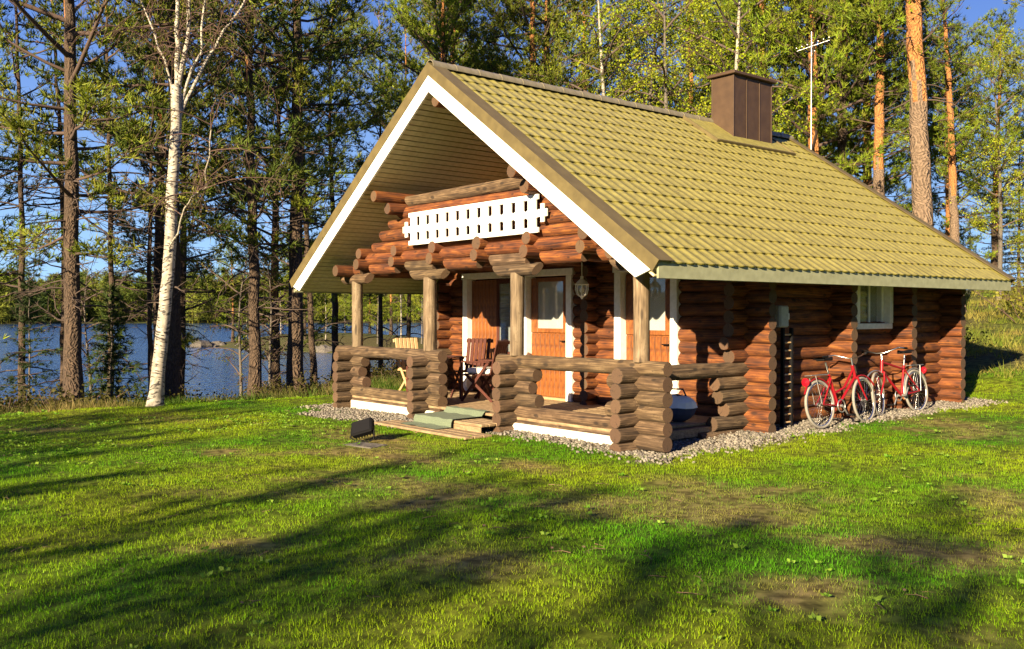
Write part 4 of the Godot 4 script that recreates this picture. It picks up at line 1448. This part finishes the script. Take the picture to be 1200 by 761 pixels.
	var fs := MB.new()
	fs.box(Vector3(-1.15, 0.04, 0.02), Vector3(1.1, 0.05, 0.95), 0.004, Transform3D(b5, base + Vector3(0, 0, z_mid)))
	put("chimney_saddle", fs.mesh(M.tile_b), roof)
	fl.box(Vector3(-1.15, 0.0, 0.951), Vector3(1.1, 0.07, 0.985), 0.008, Transform3D(b5, base + Vector3(0, 0, z_mid)))
	fl.box(Vector3(-1.185, 0.0, 0.02), Vector3(-1.151, 0.07, 0.985), 0.008, Transform3D(b5, base + Vector3(0, 0, z_mid)))
	fl.box(Vector3(1.101, 0.0, 0.02), Vector3(1.135, 0.07, 0.985), 0.008, Transform3D(b5, base + Vector3(0, 0, z_mid)))
	put("chimney_flashing", fl.mesh(M.flashing), roof)

func build_openings(zw: float, xr: float) -> void:
	# two matching doors and a wide window beside them, in white frames
	for d in [[-12.11, -10.87, "pane"], [-9.93, -8.7, "pane"]]:
		var x0: float = d[0]
		var x1: float = d[1]
		var leaf_o := cbox("door", Vector3(x0 + 0.14, 0.215, zw - 0.03), Vector3(x1 - 0.14, 2.2, zw - 0.005), M.door_wood, cabin, 0.004)
		leaf_o.name = "door"
		var lx0 := x0 + 0.14
		var lx1 := x1 - 0.14
		for s in [[x0, x0 + 0.13], [x1 - 0.13, x1]]:
			cbox("frame", Vector3(s[0], 0.2, zw - 0.1), Vector3(s[1], 2.22, zw + 0.125), M.white_paint, leaf_o)
		cbox("frame", Vector3(x0 - 0.03, 2.222, zw - 0.1), Vector3(x1 + 0.03, 2.33, zw + 0.13), M.white_paint, leaf_o)
		cbox("threshold", Vector3(x0 + 0.13, 0.2, zw - 0.08), Vector3(x1 - 0.13, 0.235, zw + 0.12), M.pale_wood, leaf_o)
		# upright boards below, stiles and a pane above
		var n := 8
		var bw := (lx1 - lx0 - 0.02) / n
		for i in n:
			cbox("board", Vector3(lx0 + 0.01 + i * bw + 0.003, 0.24, zw - 0.004), Vector3(lx0 + 0.01 + (i + 1) * bw - 0.003, 1.27, zw + 0.018), M.door_wood, leaf_o, 0.006)
		for s in [[lx0 + 0.005, lx0 + 0.17], [lx1 - 0.17, lx1 - 0.005]]:
			cbox("stile", Vector3(s[0], 1.29, zw - 0.004), Vector3(s[1], 2.19, zw + 0.02), M.door_wood, leaf_o)
		cbox("rail", Vector3(lx0 + 0.171, 2.13, zw - 0.004), Vector3(lx1 - 0.171, 2.19, zw + 0.019), M.door_wood, leaf_o)
		cbox("rail", Vector3(lx0 + 0.171, 1.29, zw - 0.004), Vector3(lx1 - 0.171, 1.36, zw + 0.019), M.door_wood, leaf_o)
		cbox("curtain", Vector3(lx0 + 0.172, 1.361, zw - 0.002), Vector3(lx1 - 0.172, 2.129, zw + 0.002), M.curtain, leaf_o, 0.0)
		cbox("pane", Vector3(lx0 + 0.172, 1.361, zw + 0.008), Vector3(lx1 - 0.172, 2.129, zw + 0.012), M.glass, leaf_o, 0.0)
		var h := MB.new()
		h.bar(Vector3(0, 0, 0), Vector3(0, 0, 0.05), 0.009)
		h.bar(Vector3(0, 0, 0.05), Vector3(-0.11, 0, 0.05), 0.009)
		h.box(Vector3(-0.02, -0.1, -0.002), Vector3(0.02, 0.06, 0.006), 0.003)
		put("handle", h.mesh(M.black), leaf_o, Transform3D(Basis(), Vector3(lx1 - 0.07, 1.16, zw + 0.022) - at_of(leaf_o)))
	var w := cbox("window", Vector3(-13.66, 0.21, zw - 0.05), Vector3(-12.22, 0.9, zw - 0.02), M.door_wood, cabin)
	for s in [[-13.77, -13.64], [-12.24, -12.13]]:
		cbox("frame", Vector3(s[0], 0.2, zw - 0.1), Vector3(s[1], 2.22, zw + 0.12), M.white_paint, w)
	cbox("frame", Vector3(-13.8, 2.222, zw - 0.1), Vector3(-12.145, 2.33, zw + 0.125), M.white_paint, w)
	for i in 7:
		cbox("board", Vector3(-13.635 + i * 0.104, 0.24, zw - 0.015), Vector3(-13.537 + i * 0.104, 2.2, zw + 0.01), M.door_wood, w)
	for i in 6:
		cbox("board", Vector3(-12.9 + i * 0.108, 0.24, zw - 0.019), Vector3(-12.797 + i * 0.108, 0.85, zw + 0.006), M.door_wood, w)
	cbox("sash", Vector3(-12.895, 0.86, zw - 0.02), Vector3(-12.25, 0.94, zw + 0.03), M.chair_wood, w)
	cbox("sash", Vector3(-12.895, 2.13, zw - 0.02), Vector3(-12.25, 2.21, zw + 0.03), M.chair_wood, w)
	cbox("sash", Vector3(-12.895, 0.942, zw - 0.02), Vector3(-12.83, 2.128, zw + 0.028), M.chair_wood, w)
	cbox("pane", Vector3(-12.828, 0.944, zw + 0.0), Vector3(-12.25, 2.127, zw + 0.005), M.glass, w, 0.0)
	# side window under the eave
	var sw := cbox("side_window", Vector3(xr + 0.02, 1.46, -13.76), Vector3(xr + 0.05, 2.16, -13.7), M.white_paint, cabin)
	cbox("frame", Vector3(xr - 0.08, 1.37, -13.86), Vector3(xr + 0.14, 1.455, -12.84), M.white_paint, sw)
	cbox("frame", Vector3(xr - 0.08, 2.17, -13.86), Vector3(xr + 0.13, 2.26, -12.84), M.white_paint, sw)
	cbox("frame", Vector3(xr - 0.08, 1.33, -13.86), Vector3(xr + 0.15, 2.168, -13.765), M.white_paint, sw).position.y += 0.127
	cbox("frame", Vector3(xr - 0.08, 1.457, -12.935), Vector3(xr + 0.13, 2.168, -12.84), M.white_paint, sw)
	cbox("mullion", Vector3(xr + 0.02, 1.457, -13.36), Vector3(xr + 0.05, 2.168, -13.33), M.white_paint, sw)
	cbox("pane", Vector3(xr + 0.03, 1.457, -13.7), Vector3(xr + 0.035, 2.168, -12.937), M.glass, sw, 0.0)
	cbox("curtain", Vector3(xr - 0.05, 1.457, -13.7), Vector3(xr - 0.045, 2.168, -13.45), M.curtain, sw, 0.0)
	cbox("curtain", Vector3(xr - 0.05, 1.457, -13.2), Vector3(xr - 0.045, 2.168, -12.94), M.curtain, sw, 0.0)

func build_balustrade(zf: float) -> void:
	# white sawn balusters between two rails, fixed in front of the gable logs
	var z := zf + 0.15
	var x0 := -12.25
	var x1 := -9.2
	var o := cbox("gable_balustrade", Vector3(x0, 2.66, z), Vector3(x1, 2.73, z + 0.035), M.white_paint, cabin, 0.005)
	cbox("top_rail", Vector3(x0, 3.09, z), Vector3(x1, 3.16, z + 0.035), M.white_paint, o, 0.005)
	var n := 12
	var step := (x1 - x0) / n
	var b := MB.new()
	var hw := step * 0.5
	var pr := [[hw * 0.62, -0.18], [hw * 0.62, -0.07], [hw * 0.985, -0.045], [hw * 0.985, 0.03], [hw * 0.62, 0.055], [hw * 0.62, 0.18]]
	for i in pr.size() - 1:
		extrude(b, [Vector2(-pr[i][0], pr[i][1]), Vector2(pr[i][0], pr[i][1]), Vector2(pr[i + 1][0], pr[i + 1][1]), Vector2(-pr[i + 1][0], pr[i + 1][1])], -0.012, 0.012)
	var bm := b.mesh(M.white_paint)
	for i in n:
		put("baluster", bm, o, Transform3D(Basis(), Vector3(x0 + step * (i + 0.5), 2.91, z + 0.017) - at_of(o)))
	for e in [[x0, -1.0], [x1, 1.0]]:
		var s := MB.new()
		s.box(Vector3(minf(0.0, e[1] * 0.17), -0.05, -0.012), Vector3(maxf(0.0, e[1] * 0.17), 0.05, 0.012), 0.003)
		s.box(Vector3(minf(e[1] * 0.05, e[1] * 0.11), -0.12, -0.014), Vector3(maxf(e[1] * 0.05, e[1] * 0.11), 0.12, 0.014), 0.003)
		put("end_ornament", s.mesh(M.white_paint), o, Transform3D(Basis(), Vector3(e[0], 2.91, z + 0.017) - at_of(o)))
	for i in 4:
		cbox("bracket", Vector3(x0 + 0.3 + i * 0.82, 2.67, zf + 0.08), Vector3(x0 + 0.36 + i * 0.82, 2.72, z), M.white_paint, o, 0.004)

# ---------------------------------------------------------------- things in and round the cabin
func build_steps() -> void:
	var o := thing("porch_steps", "two low wooden plank steps up to the porch opening", "steps", Vector3(-10.75, 0, -7.6))
	for i in 4:
		var b := MB.new()
		b.box(Vector3(-0.62 + 0.0, 0.09, -0.47 + i * 0.125), Vector3(0.92, 0.13, -0.355 + i * 0.125), 0.008)
		put("tread", b.mesh(M.deck_wood), o)
	var r1 := MB.new()
	r1.box(Vector3(-0.6, -0.02, 0.0), Vector3(0.9, 0.088, 0.025), 0.006)
	put("riser", r1.mesh(M.deck_wood), o)
	for i in 3:
		var b := MB.new()
		b.box(Vector3(-1.05, -0.005, 0.06 + i * 0.15), Vector3(1.2, 0.03, 0.2 + i * 0.15), 0.008)
		put("tread", b.mesh(M.deck_wood), o)
	for x in [-0.95, 0.05, 1.1]:
		var b := MB.new()
		b.box(Vector3(x - 0.04, -0.1, 0.07), Vector3(x + 0.04, -0.006, 0.5), 0.005)
		put("bearer", b.mesh(M.deck_wood), o)
	# mat draped over the left half of the steps
	var m := MB.new()
	var pts := []
	var prof := [[-0.62, 0.225], [-0.5, 0.222], [-0.44, 0.152], [0.06, 0.148], [0.085, 0.11], [0.09, 0.05], [0.16, 0.045], [0.33, 0.04]]
	for i in prof.size():
		var row := []
		for j in 15:
			var x := -0.6 + 0.92 * j / 14.0
			row.append(Vector3(x, prof[i][1] + 0.005 * sin(j * 1.3 + i) + rng.randfn() * 0.0015, prof[i][0] + 0.008 * sin(j * 0.7)))
		pts.append(row)
	for i in prof.size() - 1:
		for j in 14:
			m.quad(pts[i][j], pts[i + 1][j], pts[i + 1][j + 1], pts[i][j + 1])
			m.quad(pts[i][j + 1] - Vector3(0, 0.006, 0), pts[i + 1][j + 1] - Vector3(0, 0.006, 0), pts[i + 1][j] - Vector3(0, 0.006, 0), pts[i][j] - Vector3(0, 0.006, 0))
	var mo := put("door_mat", m.mesh(M.mat_green), self, Transform3D(Basis(), Vector3(-10.75, 0, -7.6)))
	tag(mo, "faded green mat draped over the wooden porch steps", "mat")

func build_floodlight() -> void:
	var at := Vector3(-10.36, ground_y(-10.36, -6.09), -6.09)
	var o := thing("floodlight", "black boxy floodlight tilted up on the lawn near the steps", "lamp", at, 0.5)
	o.scale = Vector3.ONE * 0.85
	var b := MB.new()
	b.box(Vector3(-0.17, -0.1, -0.06), Vector3(0.17, 0.14, 0.06), 0.02, Transform3D(Basis(Vector3.RIGHT, -0.6) * Basis(Vector3.BACK, 0.35), Vector3(0, 0.19, 0)))
	put("housing", b.mesh(M.black), o)
	var g := MB.new()
	g.box(Vector3(-0.14, -0.08, 0.061), Vector3(0.14, 0.115, 0.068), 0.004, Transform3D(Basis(Vector3.RIGHT, -0.6) * Basis(Vector3.BACK, 0.35), Vector3(0, 0.19, 0)))
	put("lens", g.mesh(M.black), o)
	var s := MB.new()
	for i in 7:
		s.box(Vector3(-0.15 + i * 0.045, -0.09, -0.1), Vector3(-0.142 + i * 0.045, 0.12, -0.061), 0.002, Transform3D(Basis(Vector3.RIGHT, -0.6) * Basis(Vector3.BACK, 0.35), Vector3(0, 0.19, 0)))
	put("cooling_fins", s.mesh(M.black), o)
	var k := MB.new()
	k.tube(PackedVector3Array([Vector3(-0.19, 0.19, 0), Vector3(-0.2, 0.05, 0.02), Vector3(-0.12, 0.015, 0.03), Vector3(0.12, 0.015, 0.03), Vector3(0.2, 0.05, 0.02), Vector3(0.19, 0.19, 0)]), taper(6, 0.012, 0.012), 6)
	put("bracket", k.mesh(M.black), o)
	var st := MB.new()
	st.box(Vector3(-0.27, -0.03, -0.18), Vector3(0.2, 0.012, 0.14), 0.012, Transform3D(Basis(Vector3.UP, 0.3), Vector3(0.34, 0, 0.16)))
	var so := put("stone_slab", st.mesh(M.rock), self, Transform3D(Basis(), at))
	tag(so, "flat grey stone slab lying beside the black floodlight", "stone")

func build_lantern() -> void:
	var at := Vector3(-9.92, 1.86, -9.5)
	var o := thing("hanging_lantern", "small glass lantern with white metal cap hanging in the porch", "lantern", at)
	var c := MB.new()
	c.bar(Vector3(0, 0.3, 0), Vector3(0, 0.62, 0), 0.006)
	put("chain", c.mesh(M.white_paint), o)
	var k := MB.new()
	k.lathe([[0.1, 0.16], [0.105, 0.17], [0.06, 0.22], [0.025, 0.25], [0.022, 0.29], [0.0, 0.3]], 8)
	put("cap", k.mesh(M.white_paint), o)
	var g := MB.new()
	g.lathe([[0.04, 0.0], [0.075, 0.03], [0.09, 0.1], [0.088, 0.16]], 8)
	put("lamp_glass", g.mesh(M.glass), o)
	var r := MB.new()
	for i in 8:
		var a := TAU * i / 8
		r.tube(PackedVector3Array([Vector3(cos(a) * 0.042, 0.0, sin(a) * 0.042), Vector3(cos(a) * 0.078, 0.03, sin(a) * 0.078), Vector3(cos(a) * 0.093, 0.1, sin(a) * 0.093), Vector3(cos(a) * 0.092, 0.16, sin(a) * 0.092)]), taper(4, 0.005, 0.005), 5)
	r.torus(Vector3.ZERO, Vector3.UP, 0.042, 0.006, 16, 5)
	r.lathe([[0.0, -0.05], [0.015, -0.03], [0.03, -0.005], [0.042, 0.004]], 8)
	put("ribs", r.mesh(M.white_paint), o)
	var bu := MB.new()
	bu.lathe([[0.0, 0.04], [0.03, 0.06], [0.034, 0.09], [0.015, 0.13], [0.012, 0.17]], 10)
	put("bulb", bu.mesh(M.white_cloth), o)

func build_wall_fittings() -> void:
	var o := thing("meter_box", "small grey electrical box on the log wall under the eave", "box", Vector3(-7.47, 1.42, -10.82))
	var b := MB.new()
	b.box(Vector3(0, 0, -0.1), Vector3(0.09, 0.29, 0.1), 0.012)
	put("case", b.mesh(M.grey_box), o)
	var l := MB.new()
	l.box(Vector3(0.0905, 0.015, -0.085), Vector3(0.1, 0.275, 0.085), 0.004)
	put("lid", l.mesh(M.grey_box), o)
	var s := MB.new()
	s.box(Vector3(0.0, 0.1, -0.17), Vector3(0.06, 0.19, -0.102), 0.008)
	put("socket", s.mesh(M.white_paint), o)
	var t := thing("wall_ladder", "narrow dark ladder standing against the log wall below the grey box", "ladder", Vector3(-7.45, 0.03, -10.95))
	for z in [-0.1, 0.1]:
		var r := MB.new()
		r.box(Vector3(0, 0, z - 0.02), Vector3(0.05, 1.38, z + 0.02), 0.005)
		put("stile", r.mesh(M.black), t)
	for i in 12:
		var r := MB.new()
		r.bar(Vector3(0.025, 0.1 + i * 0.108, -0.08), Vector3(0.025, 0.1 + i * 0.108, 0.08), 0.013, 6)
		put("rung", r.mesh(M.pale_wood), t)
	var a := thing("roof_aerial", "thin white television aerial mast above the back of the roof", "aerial", Vector3(XC + 0.42, 4.6, -16.32))
	var m := MB.new()
	m.bar(Vector3(0, -0.6, 0), Vector3(0, 2.55, 0), 0.012)
	put("mast", m.mesh(M.dull_steel), a)
	var c := MB.new()
	c.bar(Vector3(-0.25, 2.2, 0.12), Vector3(0.3, 2.35, -0.16), 0.009)
	c.bar(Vector3(-0.25, 2.05, -0.3), Vector3(0.3, 2.05, 0.36), 0.01)
	put("boom", c.mesh(M.dull_steel), a)
	for i in 7:
		var e := MB.new()
		var p := Vector3(-0.24 + i * 0.09, 2.21 + i * 0.0245, 0.115 - i * 0.046)
		e.bar(p - Vector3(0.09, 0, 0.17), p + Vector3(0.09, 0, 0.17), 0.006, 5)
		put("element", e.mesh(M.dull_steel), a)

func wheel(parent: Node3D, at: Vector3, r: float, turn := 0.0) -> void:
	var bs := Basis(Vector3.UP, turn)
	var ax := Vector3(0, 0, 1)
	var h := MB.new()
	h.bar(Vector3(0, 0, -0.035), Vector3(0, 0, 0.035), 0.022, 10)
	var w := put("wheel", h.mesh(M.steel), parent, Transform3D(bs, at))
	var t := MB.new()
	t.torus(Vector3.ZERO, ax, r - 0.018, 0.019, 36, 8)
	put("tyre", t.mesh(M.wall_tyre), w)
	var k := MB.new()
	k.torus(Vector3.ZERO, ax, r - 0.043, 0.011, 36, 6)
	put("rim", k.mesh(M.steel), w)
	var s := MB.new()
	for i in 24:
		var a := TAU * i / 24
		var q := Vector3(cos(a), sin(a), 0)
		s.tube(PackedVector3Array([q.rotated(Vector3.BACK, 0.7 if i % 2 else -0.7) * 0.022 + Vector3(0, 0, 0.028 if i % 4 < 2 else -0.028), q * (r - 0.05)]), taper(2, 0.0018, 0.0018), 3, false)
	put("spokes", s.mesh(M.steel), w)

func bicycle(label: String, at: Vector3, turn: float, lean: float, step_through: bool, steer: float) -> void:
	var o := thing("bicycle", label, "bicycle", at, 0.0, "red bicycles leaning on the cabin wall")
	o.basis = Basis(Vector3.UP, turn) * Basis(Vector3.RIGHT, lean)
	var R := 0.325
	var back := Vector3(0, R, 0)
	var front := Vector3(1.05, R, 0)
	var bb := Vector3(0.42, 0.28, 0)
	var seat := Vector3(0.27, 0.72, 0)
	var head := Vector3(0.86, 0.79, 0)
	var headl := Vector3(0.89, 0.66, 0)
	wheel(o, back, R)
	wheel(o, front, R, steer)
	var f := MB.new()
	f.bar(bb, seat, 0.018)
	f.bar(bb, headl, 0.02)
	if step_through: f.tube(PackedVector3Array([head + Vector3(0.0, -0.03, 0), Vector3(0.6, 0.52, 0), lerp(bb, seat, 0.4)]), taper(3, 0.017, 0.017), 8)
	else: f.bar(head, lerp(bb, seat, 0.88), 0.017)
	f.bar(head + Vector3(-0.01, 0.03, 0), headl + Vector3(0.005, -0.03, 0), 0.024)
	for s in [-1.0, 1.0]:
		f.bar(bb + Vector3(0, 0, s * 0.03), back + Vector3(0, 0, s * 0.055), 0.011)
		f.bar(lerp(bb, seat, 0.85) + Vector3(0, 0, s * 0.02), back + Vector3(0, 0, s * 0.055), 0.01)
	put("frame", f.mesh(M.frame_red), o)
	var k := MB.new()
	for s in [-1.0, 1.0]:
		k.tube(PackedVector3Array([headl + Vector3(0.0, -0.02, s * 0.04), headl + Vector3(0.03, -0.12, s * 0.05), front + Vector3(0, 0, s * 0.05)]), PackedFloat32Array([0.015, 0.014, 0.01]), 8)
	k.bar(headl + Vector3(0, -0.02, -0.05), headl + Vector3(0, -0.02, 0.05), 0.015)
	put("fork", k.mesh(M.frame_red), o)
	var sp := MB.new()
	sp.bar(seat, seat + Vector3(-0.05, 0.16, 0), 0.013)
	put("seat_post", sp.mesh(M.steel), o)
	var sa := MB.new()
	var st := seat + Vector3(-0.05, 0.17, 0)
	var rows := []
	for i in 7:
		var t := i / 6.0
		var wd := lerpf(0.1, 0.022, pow(t, 0.6))
		var row := []
		for j in 7:
			var a := PI * j / 6.0
			row.append(st + Vector3(-0.13 + 0.29 * t, 0.035 + 0.03 * sin(a) - 0.015 * sin(PI * t), cos(a) * wd))
		rows.append(row)
	for i in 6:
		for j in 6: sa.quad(rows[i][j], rows[i + 1][j], rows[i + 1][j + 1], rows[i][j + 1])
	sa.box(st + Vector3(-0.12, 0.01, -0.06), st + Vector3(0.1, 0.038, 0.06), 0.01)
	put("saddle", sa.mesh(M.black), o)
	var hb := MB.new()
	var ht := head + Vector3(-0.02, 0.13, 0)
	hb.bar(head, ht, 0.013)
	var fw := Vector3(cos(steer), 0, -sin(steer))
	var sd := Vector3(sin(steer), 0, cos(steer))
	hb.tube(PackedVector3Array([ht - sd * 0.3 - fw * 0.13 + Vector3(0, 0.05, 0), ht - sd * 0.24 + Vector3(0, 0.06, 0), ht - sd * 0.06 + fw * 0.05, ht + sd * 0.06 + fw * 0.05, ht + sd * 0.24 + Vector3(0, 0.06, 0), ht + sd * 0.3 - fw * 0.13 + Vector3(0, 0.05, 0)]), taper(6, 0.011, 0.011), 8)
	put("handlebar", hb.mesh(M.steel), o)
	for s in [-1.0, 1.0]:
		var g := MB.new()
		g.bar(ht + sd * s * 0.29 - fw * 0.1 + Vector3(0, 0.05, 0), ht + sd * s * 0.312 - fw * 0.2 + Vector3(0, 0.045, 0), 0.017)
		put("grip", g.mesh(M.black), o)
	var c := MB.new()
	c.torus(bb + Vector3(0, 0, 0.05), Vector3(0, 0, 1), 0.085, 0.008, 20, 5)
	c.bar(bb + Vector3(0, 0, -0.07), bb + Vector3(0, 0, 0.07), 0.02)
	c.bar(bb + Vector3(0, 0, 0.07), bb + Vector3(0.1, -0.13, 0.07), 0.011)
	c.bar(bb + Vector3(0, 0, -0.07), bb + Vector3(-0.1, 0.13, -0.07), 0.011)
	put("crank", c.mesh(M.dull_steel), o)
	for s in [[0.1, -0.13, 0.12], [-0.1, 0.13, -0.12]]:
		var p := MB.new()
		p.box(bb + Vector3(s[0] - 0.045, s[1] - 0.012, s[2] - 0.045), bb + Vector3(s[0] + 0.045, s[1] + 0.012, s[2] + 0.045), 0.005)
		put("pedal", p.mesh(M.black), o)
	for q in [[back, -0.3, 2.7], [front, 0.6, 2.6]]:
		var m := MB.new()
		var pp := PackedVector3Array()
		for i in 11:
			var a: float = lerpf(q[1], q[2], i / 10.0)
			pp.append(q[0] + Vector3(cos(a), sin(a), 0) * (R + 0.022))
		m.tube(pp, taper(11, 0.012, 0.012), 6)
		put("mudguard", m.mesh(M.frame_red if step_through else M.dull_steel), o)
	var ra := MB.new()
	ra.box(back + Vector3(-0.2, R + 0.06, -0.055), back + Vector3(0.18, R + 0.072, 0.055), 0.004)
	for s in [-1.0, 1.0]: ra.bar(back + Vector3(-0.03, 0, s * 0.06), back + Vector3(-0.1, R + 0.06, s * 0.05), 0.005)
	put("carrier", ra.mesh(M.dull_steel), o)
	var re := MB.new()
	re.lathe([[0.0, 0.0], [0.055, 0.005], [0.058, 0.03], [0.0, 0.045]], 14)
	put("reflector", re.mesh(M.lens_red), o, Transform3D(Basis(Vector3.BACK, PI / 2), back + Vector3(-0.24, R - 0.02, 0)))

func garden_chair(label: String, at: Vector3, turn: float, wood: Material) -> Node3D:
	var o := thing("garden_chair", label, "chair", at, turn, "chairs on the porch")
	for s in [-1.0, 1.0]:
		for q in [[Vector3(s * 0.25, 0, 0.27), Vector3(s * 0.25, 0.62, -0.2)], [Vector3(s * 0.22, 0, -0.26), Vector3(s * 0.22, 0.44, 0.22)]]:
			var b := MB.new()
			var d: Vector3 = q[1] - q[0]
			b.box(Vector3(-0.012, 0, -0.022), Vector3(0.012, d.length(), 0.022), 0.004, Transform3D(Basis(Vector3.RIGHT, atan2(d.z, d.y)), q[0]))
			put("leg", b.mesh(wood), o)
		var a := MB.new()
		a.box(Vector3(s * 0.26 - 0.025, 0.62, -0.24), Vector3(s * 0.26 + 0.025, 0.645, 0.26), 0.006)
		put("armrest", a.mesh(wood), o)
	for i in 6:
		var b := MB.new()
		b.box(Vector3(-0.24, 0.42, -0.22 + i * 0.078), Vector3(0.24, 0.437, -0.155 + i * 0.078), 0.004)
		put("seat_slat", b.mesh(wood), o)
	for i in 6:
		var b := MB.new()
		b.box(Vector3(-0.22 + i * 0.075, 0.44, -0.012), Vector3(-0.16 + i * 0.075, 1.0, 0.006), 0.004, Transform3D(Basis(Vector3.RIGHT, -0.22), Vector3(0, 0, -0.12)))
		put("back_slat", b.mesh(wood), o)
	for y in [0.56, 0.96]:
		var b := MB.new()
		b.box(Vector3(-0.25, y - 0.03, -0.034), Vector3(0.25, y + 0.03, -0.013), 0.004, Transform3D(Basis(Vector3.RIGHT, -0.22), Vector3(0, 0, -0.12)))
		put("back_rail", b.mesh(wood), o)
	return o

func build_porch_things() -> void:
	var y := 0.205
	garden_chair("red-brown slatted folding chair on the porch by the wide window", Vector3(-12.6, y, -9.5), 0.5, M.chair_wood)
	garden_chair("red-brown slatted folding chair with white cushion next to the first door", Vector3(-11.95, y, -9.25), -1.1, M.chair_wood)
	garden_chair("pale wooden folding chair behind the far porch rail", Vector3(-13.45, y, -8.95), 1.5, M.pale_wood)
	var o := thing("porch_table", "dark red-brown wooden porch table between the folding chairs", "table", Vector3(-12.75, y, -8.85))
	for i in 6:
		var b := MB.new()
		b.box(Vector3(-0.45, 0.68, -0.33 + i * 0.112), Vector3(0.45, 0.702, -0.225 + i * 0.112), 0.005)
		put("top_slat", b.mesh(M.chair_wood), o)
	for c in [[-1, -1], [1, -1], [1, 1], [-1, 1]]:
		var b := MB.new()
		b.box(Vector3(c[0] * 0.38 - 0.025, 0, c[1] * 0.27 - 0.025), Vector3(c[0] * 0.38 + 0.025, 0.678, c[1] * 0.27 + 0.025), 0.005)
		put("leg", b.mesh(M.chair_wood), o)
	var cu := MB.new()
	cu.box(Vector3(-0.2, 0, -0.2), Vector3(0.2, 0.09, 0.2), 0.04)
	var co := put("seat_cushion", cu.mesh(M.white_cloth), self, Transform3D(Basis(Vector3.UP, -1.1) * Basis(Vector3.RIGHT, 0.0), Vector3(-11.95, y + 0.44, -9.25)))
	tag(co, "white square cushion on the folding chair next to the first door", "cushion")
	# soft bag by the side rail
	var bg := thing("sports_bag", "dark blue rounded bag with a white flap beside the porch side rail", "bag", Vector3(-7.98, 0.21, -9.35), 0.4)
	var b := MB.new()
	var rows := []
	for i in 9:
		var row := []
		for j in 15:
			var th := PI * i / 8.0
			var ph := TAU * (j % 14) / 14.0
			var q := Vector3(sin(th) * cos(ph), cos(th), sin(th) * sin(ph))
			row.append(Vector3(q.x * 0.24, 0.17 + q.y * 0.18, q.z * 0.16) * (1.0 + 0.12 * n_mid.get_noise_3d(q.x * 5, q.y * 5, q.z * 5)))
		rows.append(row)
	for i in 8:
		for j in 14: b.quad(rows[i + 1][j], rows[i][j], rows[i][j + 1], rows[i + 1][j + 1])
	put("body", b.mesh(M.navy), bg)
	var fl := MB.new()
	for i in range(1, 4):
		for j in range(0, 5):
			fl.quad(rows[i + 1][j] * 1.05, rows[i][j] * 1.05, rows[i][j + 1] * 1.05, rows[i + 1][j + 1] * 1.05)
	put("flap", fl.mesh(M.white_cloth), bg)
	var st := MB.new()
	st.tube(PackedVector3Array([Vector3(-0.12, 0.32, 0), Vector3(-0.08, 0.42, 0.02), Vector3(0.08, 0.42, 0.02), Vector3(0.12, 0.32, 0)]), taper(4, 0.012, 0.012), 6)
	put("handle", st.mesh(M.navy), bg)

# ---------------------------------------------------------------- all together
func _ready() -> void:
	rng.seed = 1
	n_big = noise(1, 0.02, 3)
	n_mid = noise(2, 0.22, 3)
	n_fine = noise(3, 1.6, 3)
	# camera
	var cam := Camera3D.new()
	cam.name = "camera"
	cam.position = Vector3(0, 1.6, 0)
	cam.rotation_degrees = Vector3(-0.65, 50.5, 0)
	cam.fov = 38.2
	cam.near = 0.05
	cam.far = 4000.0
	add_child(cam)
	cam.current = true
	# sky, sun, exposure
	var env := Environment.new()
	env.background_mode = Environment.BG_SKY
	var sky := Sky.new()
	var sm := ProceduralSkyMaterial.new()
	sm.sky_top_color = Color(0.08, 0.27, 0.7)
	sm.sky_horizon_color = Color(0.66, 0.84, 1.0)
	sm.sky_curve = 0.16
	sm.ground_bottom_color = Color(0.2, 0.22, 0.16)
	sm.ground_horizon_color = Color(0.5, 0.58, 0.62)
	sm.sun_angle_max = 20.0
	sm.sky_energy_multiplier = 0.62
	sky.sky_material = sm
	env.sky = sky
	env.tonemap_mode = Environment.TONE_MAPPER_LINEAR
	env.tonemap_exposure = 3.8
	env.sdfgi_enabled = true
	env.ssao_enabled = true
	env.ssil_enabled = true
	var we := WorldEnvironment.new()
	we.name = "world"
	we.environment = env
	add_child(we)
	var sun := DirectionalLight3D.new()
	sun.name = "sun"
	sun.look_at_from_position(SUN * 100.0, Vector3.ZERO)
	sun.light_energy = 1.6
	sun.light_color = Color(1.0, 0.9, 0.74)
	sun.light_angular_distance = 0.5
	sun.shadow_enabled = true
	add_child(sun)

	make_materials()
	print("materials ", Time.get_ticks_msec())
	build_ground()
	print("ground ", Time.get_ticks_msec())
	build_cabin()
	print("cabin ", Time.get_ticks_msec())
	var q := RandomNumberGenerator.new()
	q.seed = 42
	for i in 34:
		var line := -14.0 + i * 0.6 + q.randfn() * 0.25      # where its shadow line crosses z = 0
		var z0 := q.randf_range(9.0, 19.0)
		var tip := q.randf_range(-7.2, -2.0) if line < -2.5 else q.randf_range(-10.0, -3.0)
		var tall := (z0 - tip) / 0.94 * 0.3346
		shade_trees.append([["garden_pine", "pine_c" if i % 8 == 1 else "garden_pine", "garden_pine", "garden_birch"][i % 4], line + 0.364 * z0, z0, tall / ([13.0, 13.0, 13.0, 12.0][i % 4])])
	build_trees()
	print("trees ", Time.get_ticks_msec())
	build_far_shore()
	build_steps()
	build_floodlight()
	build_lantern()
	build_wall_fittings()
	bicycle("red step-through bicycle with red rear reflector leaning on the cabin wall", Vector3(-6.98, 0.07, -11.1), PI / 2 - 0.03, -0.12, true, 0.1)
	bicycle("red bicycle turned towards the lawn, beside the far wall corner", Vector3(-7.02, 0.11, -13.76), -PI / 2 - 0.03, 0.12, false, 0.3)
	build_porch_things()
	build_gravel()
	build_grass()
	build_litter()
	print("all ", Time.get_ticks_msec())
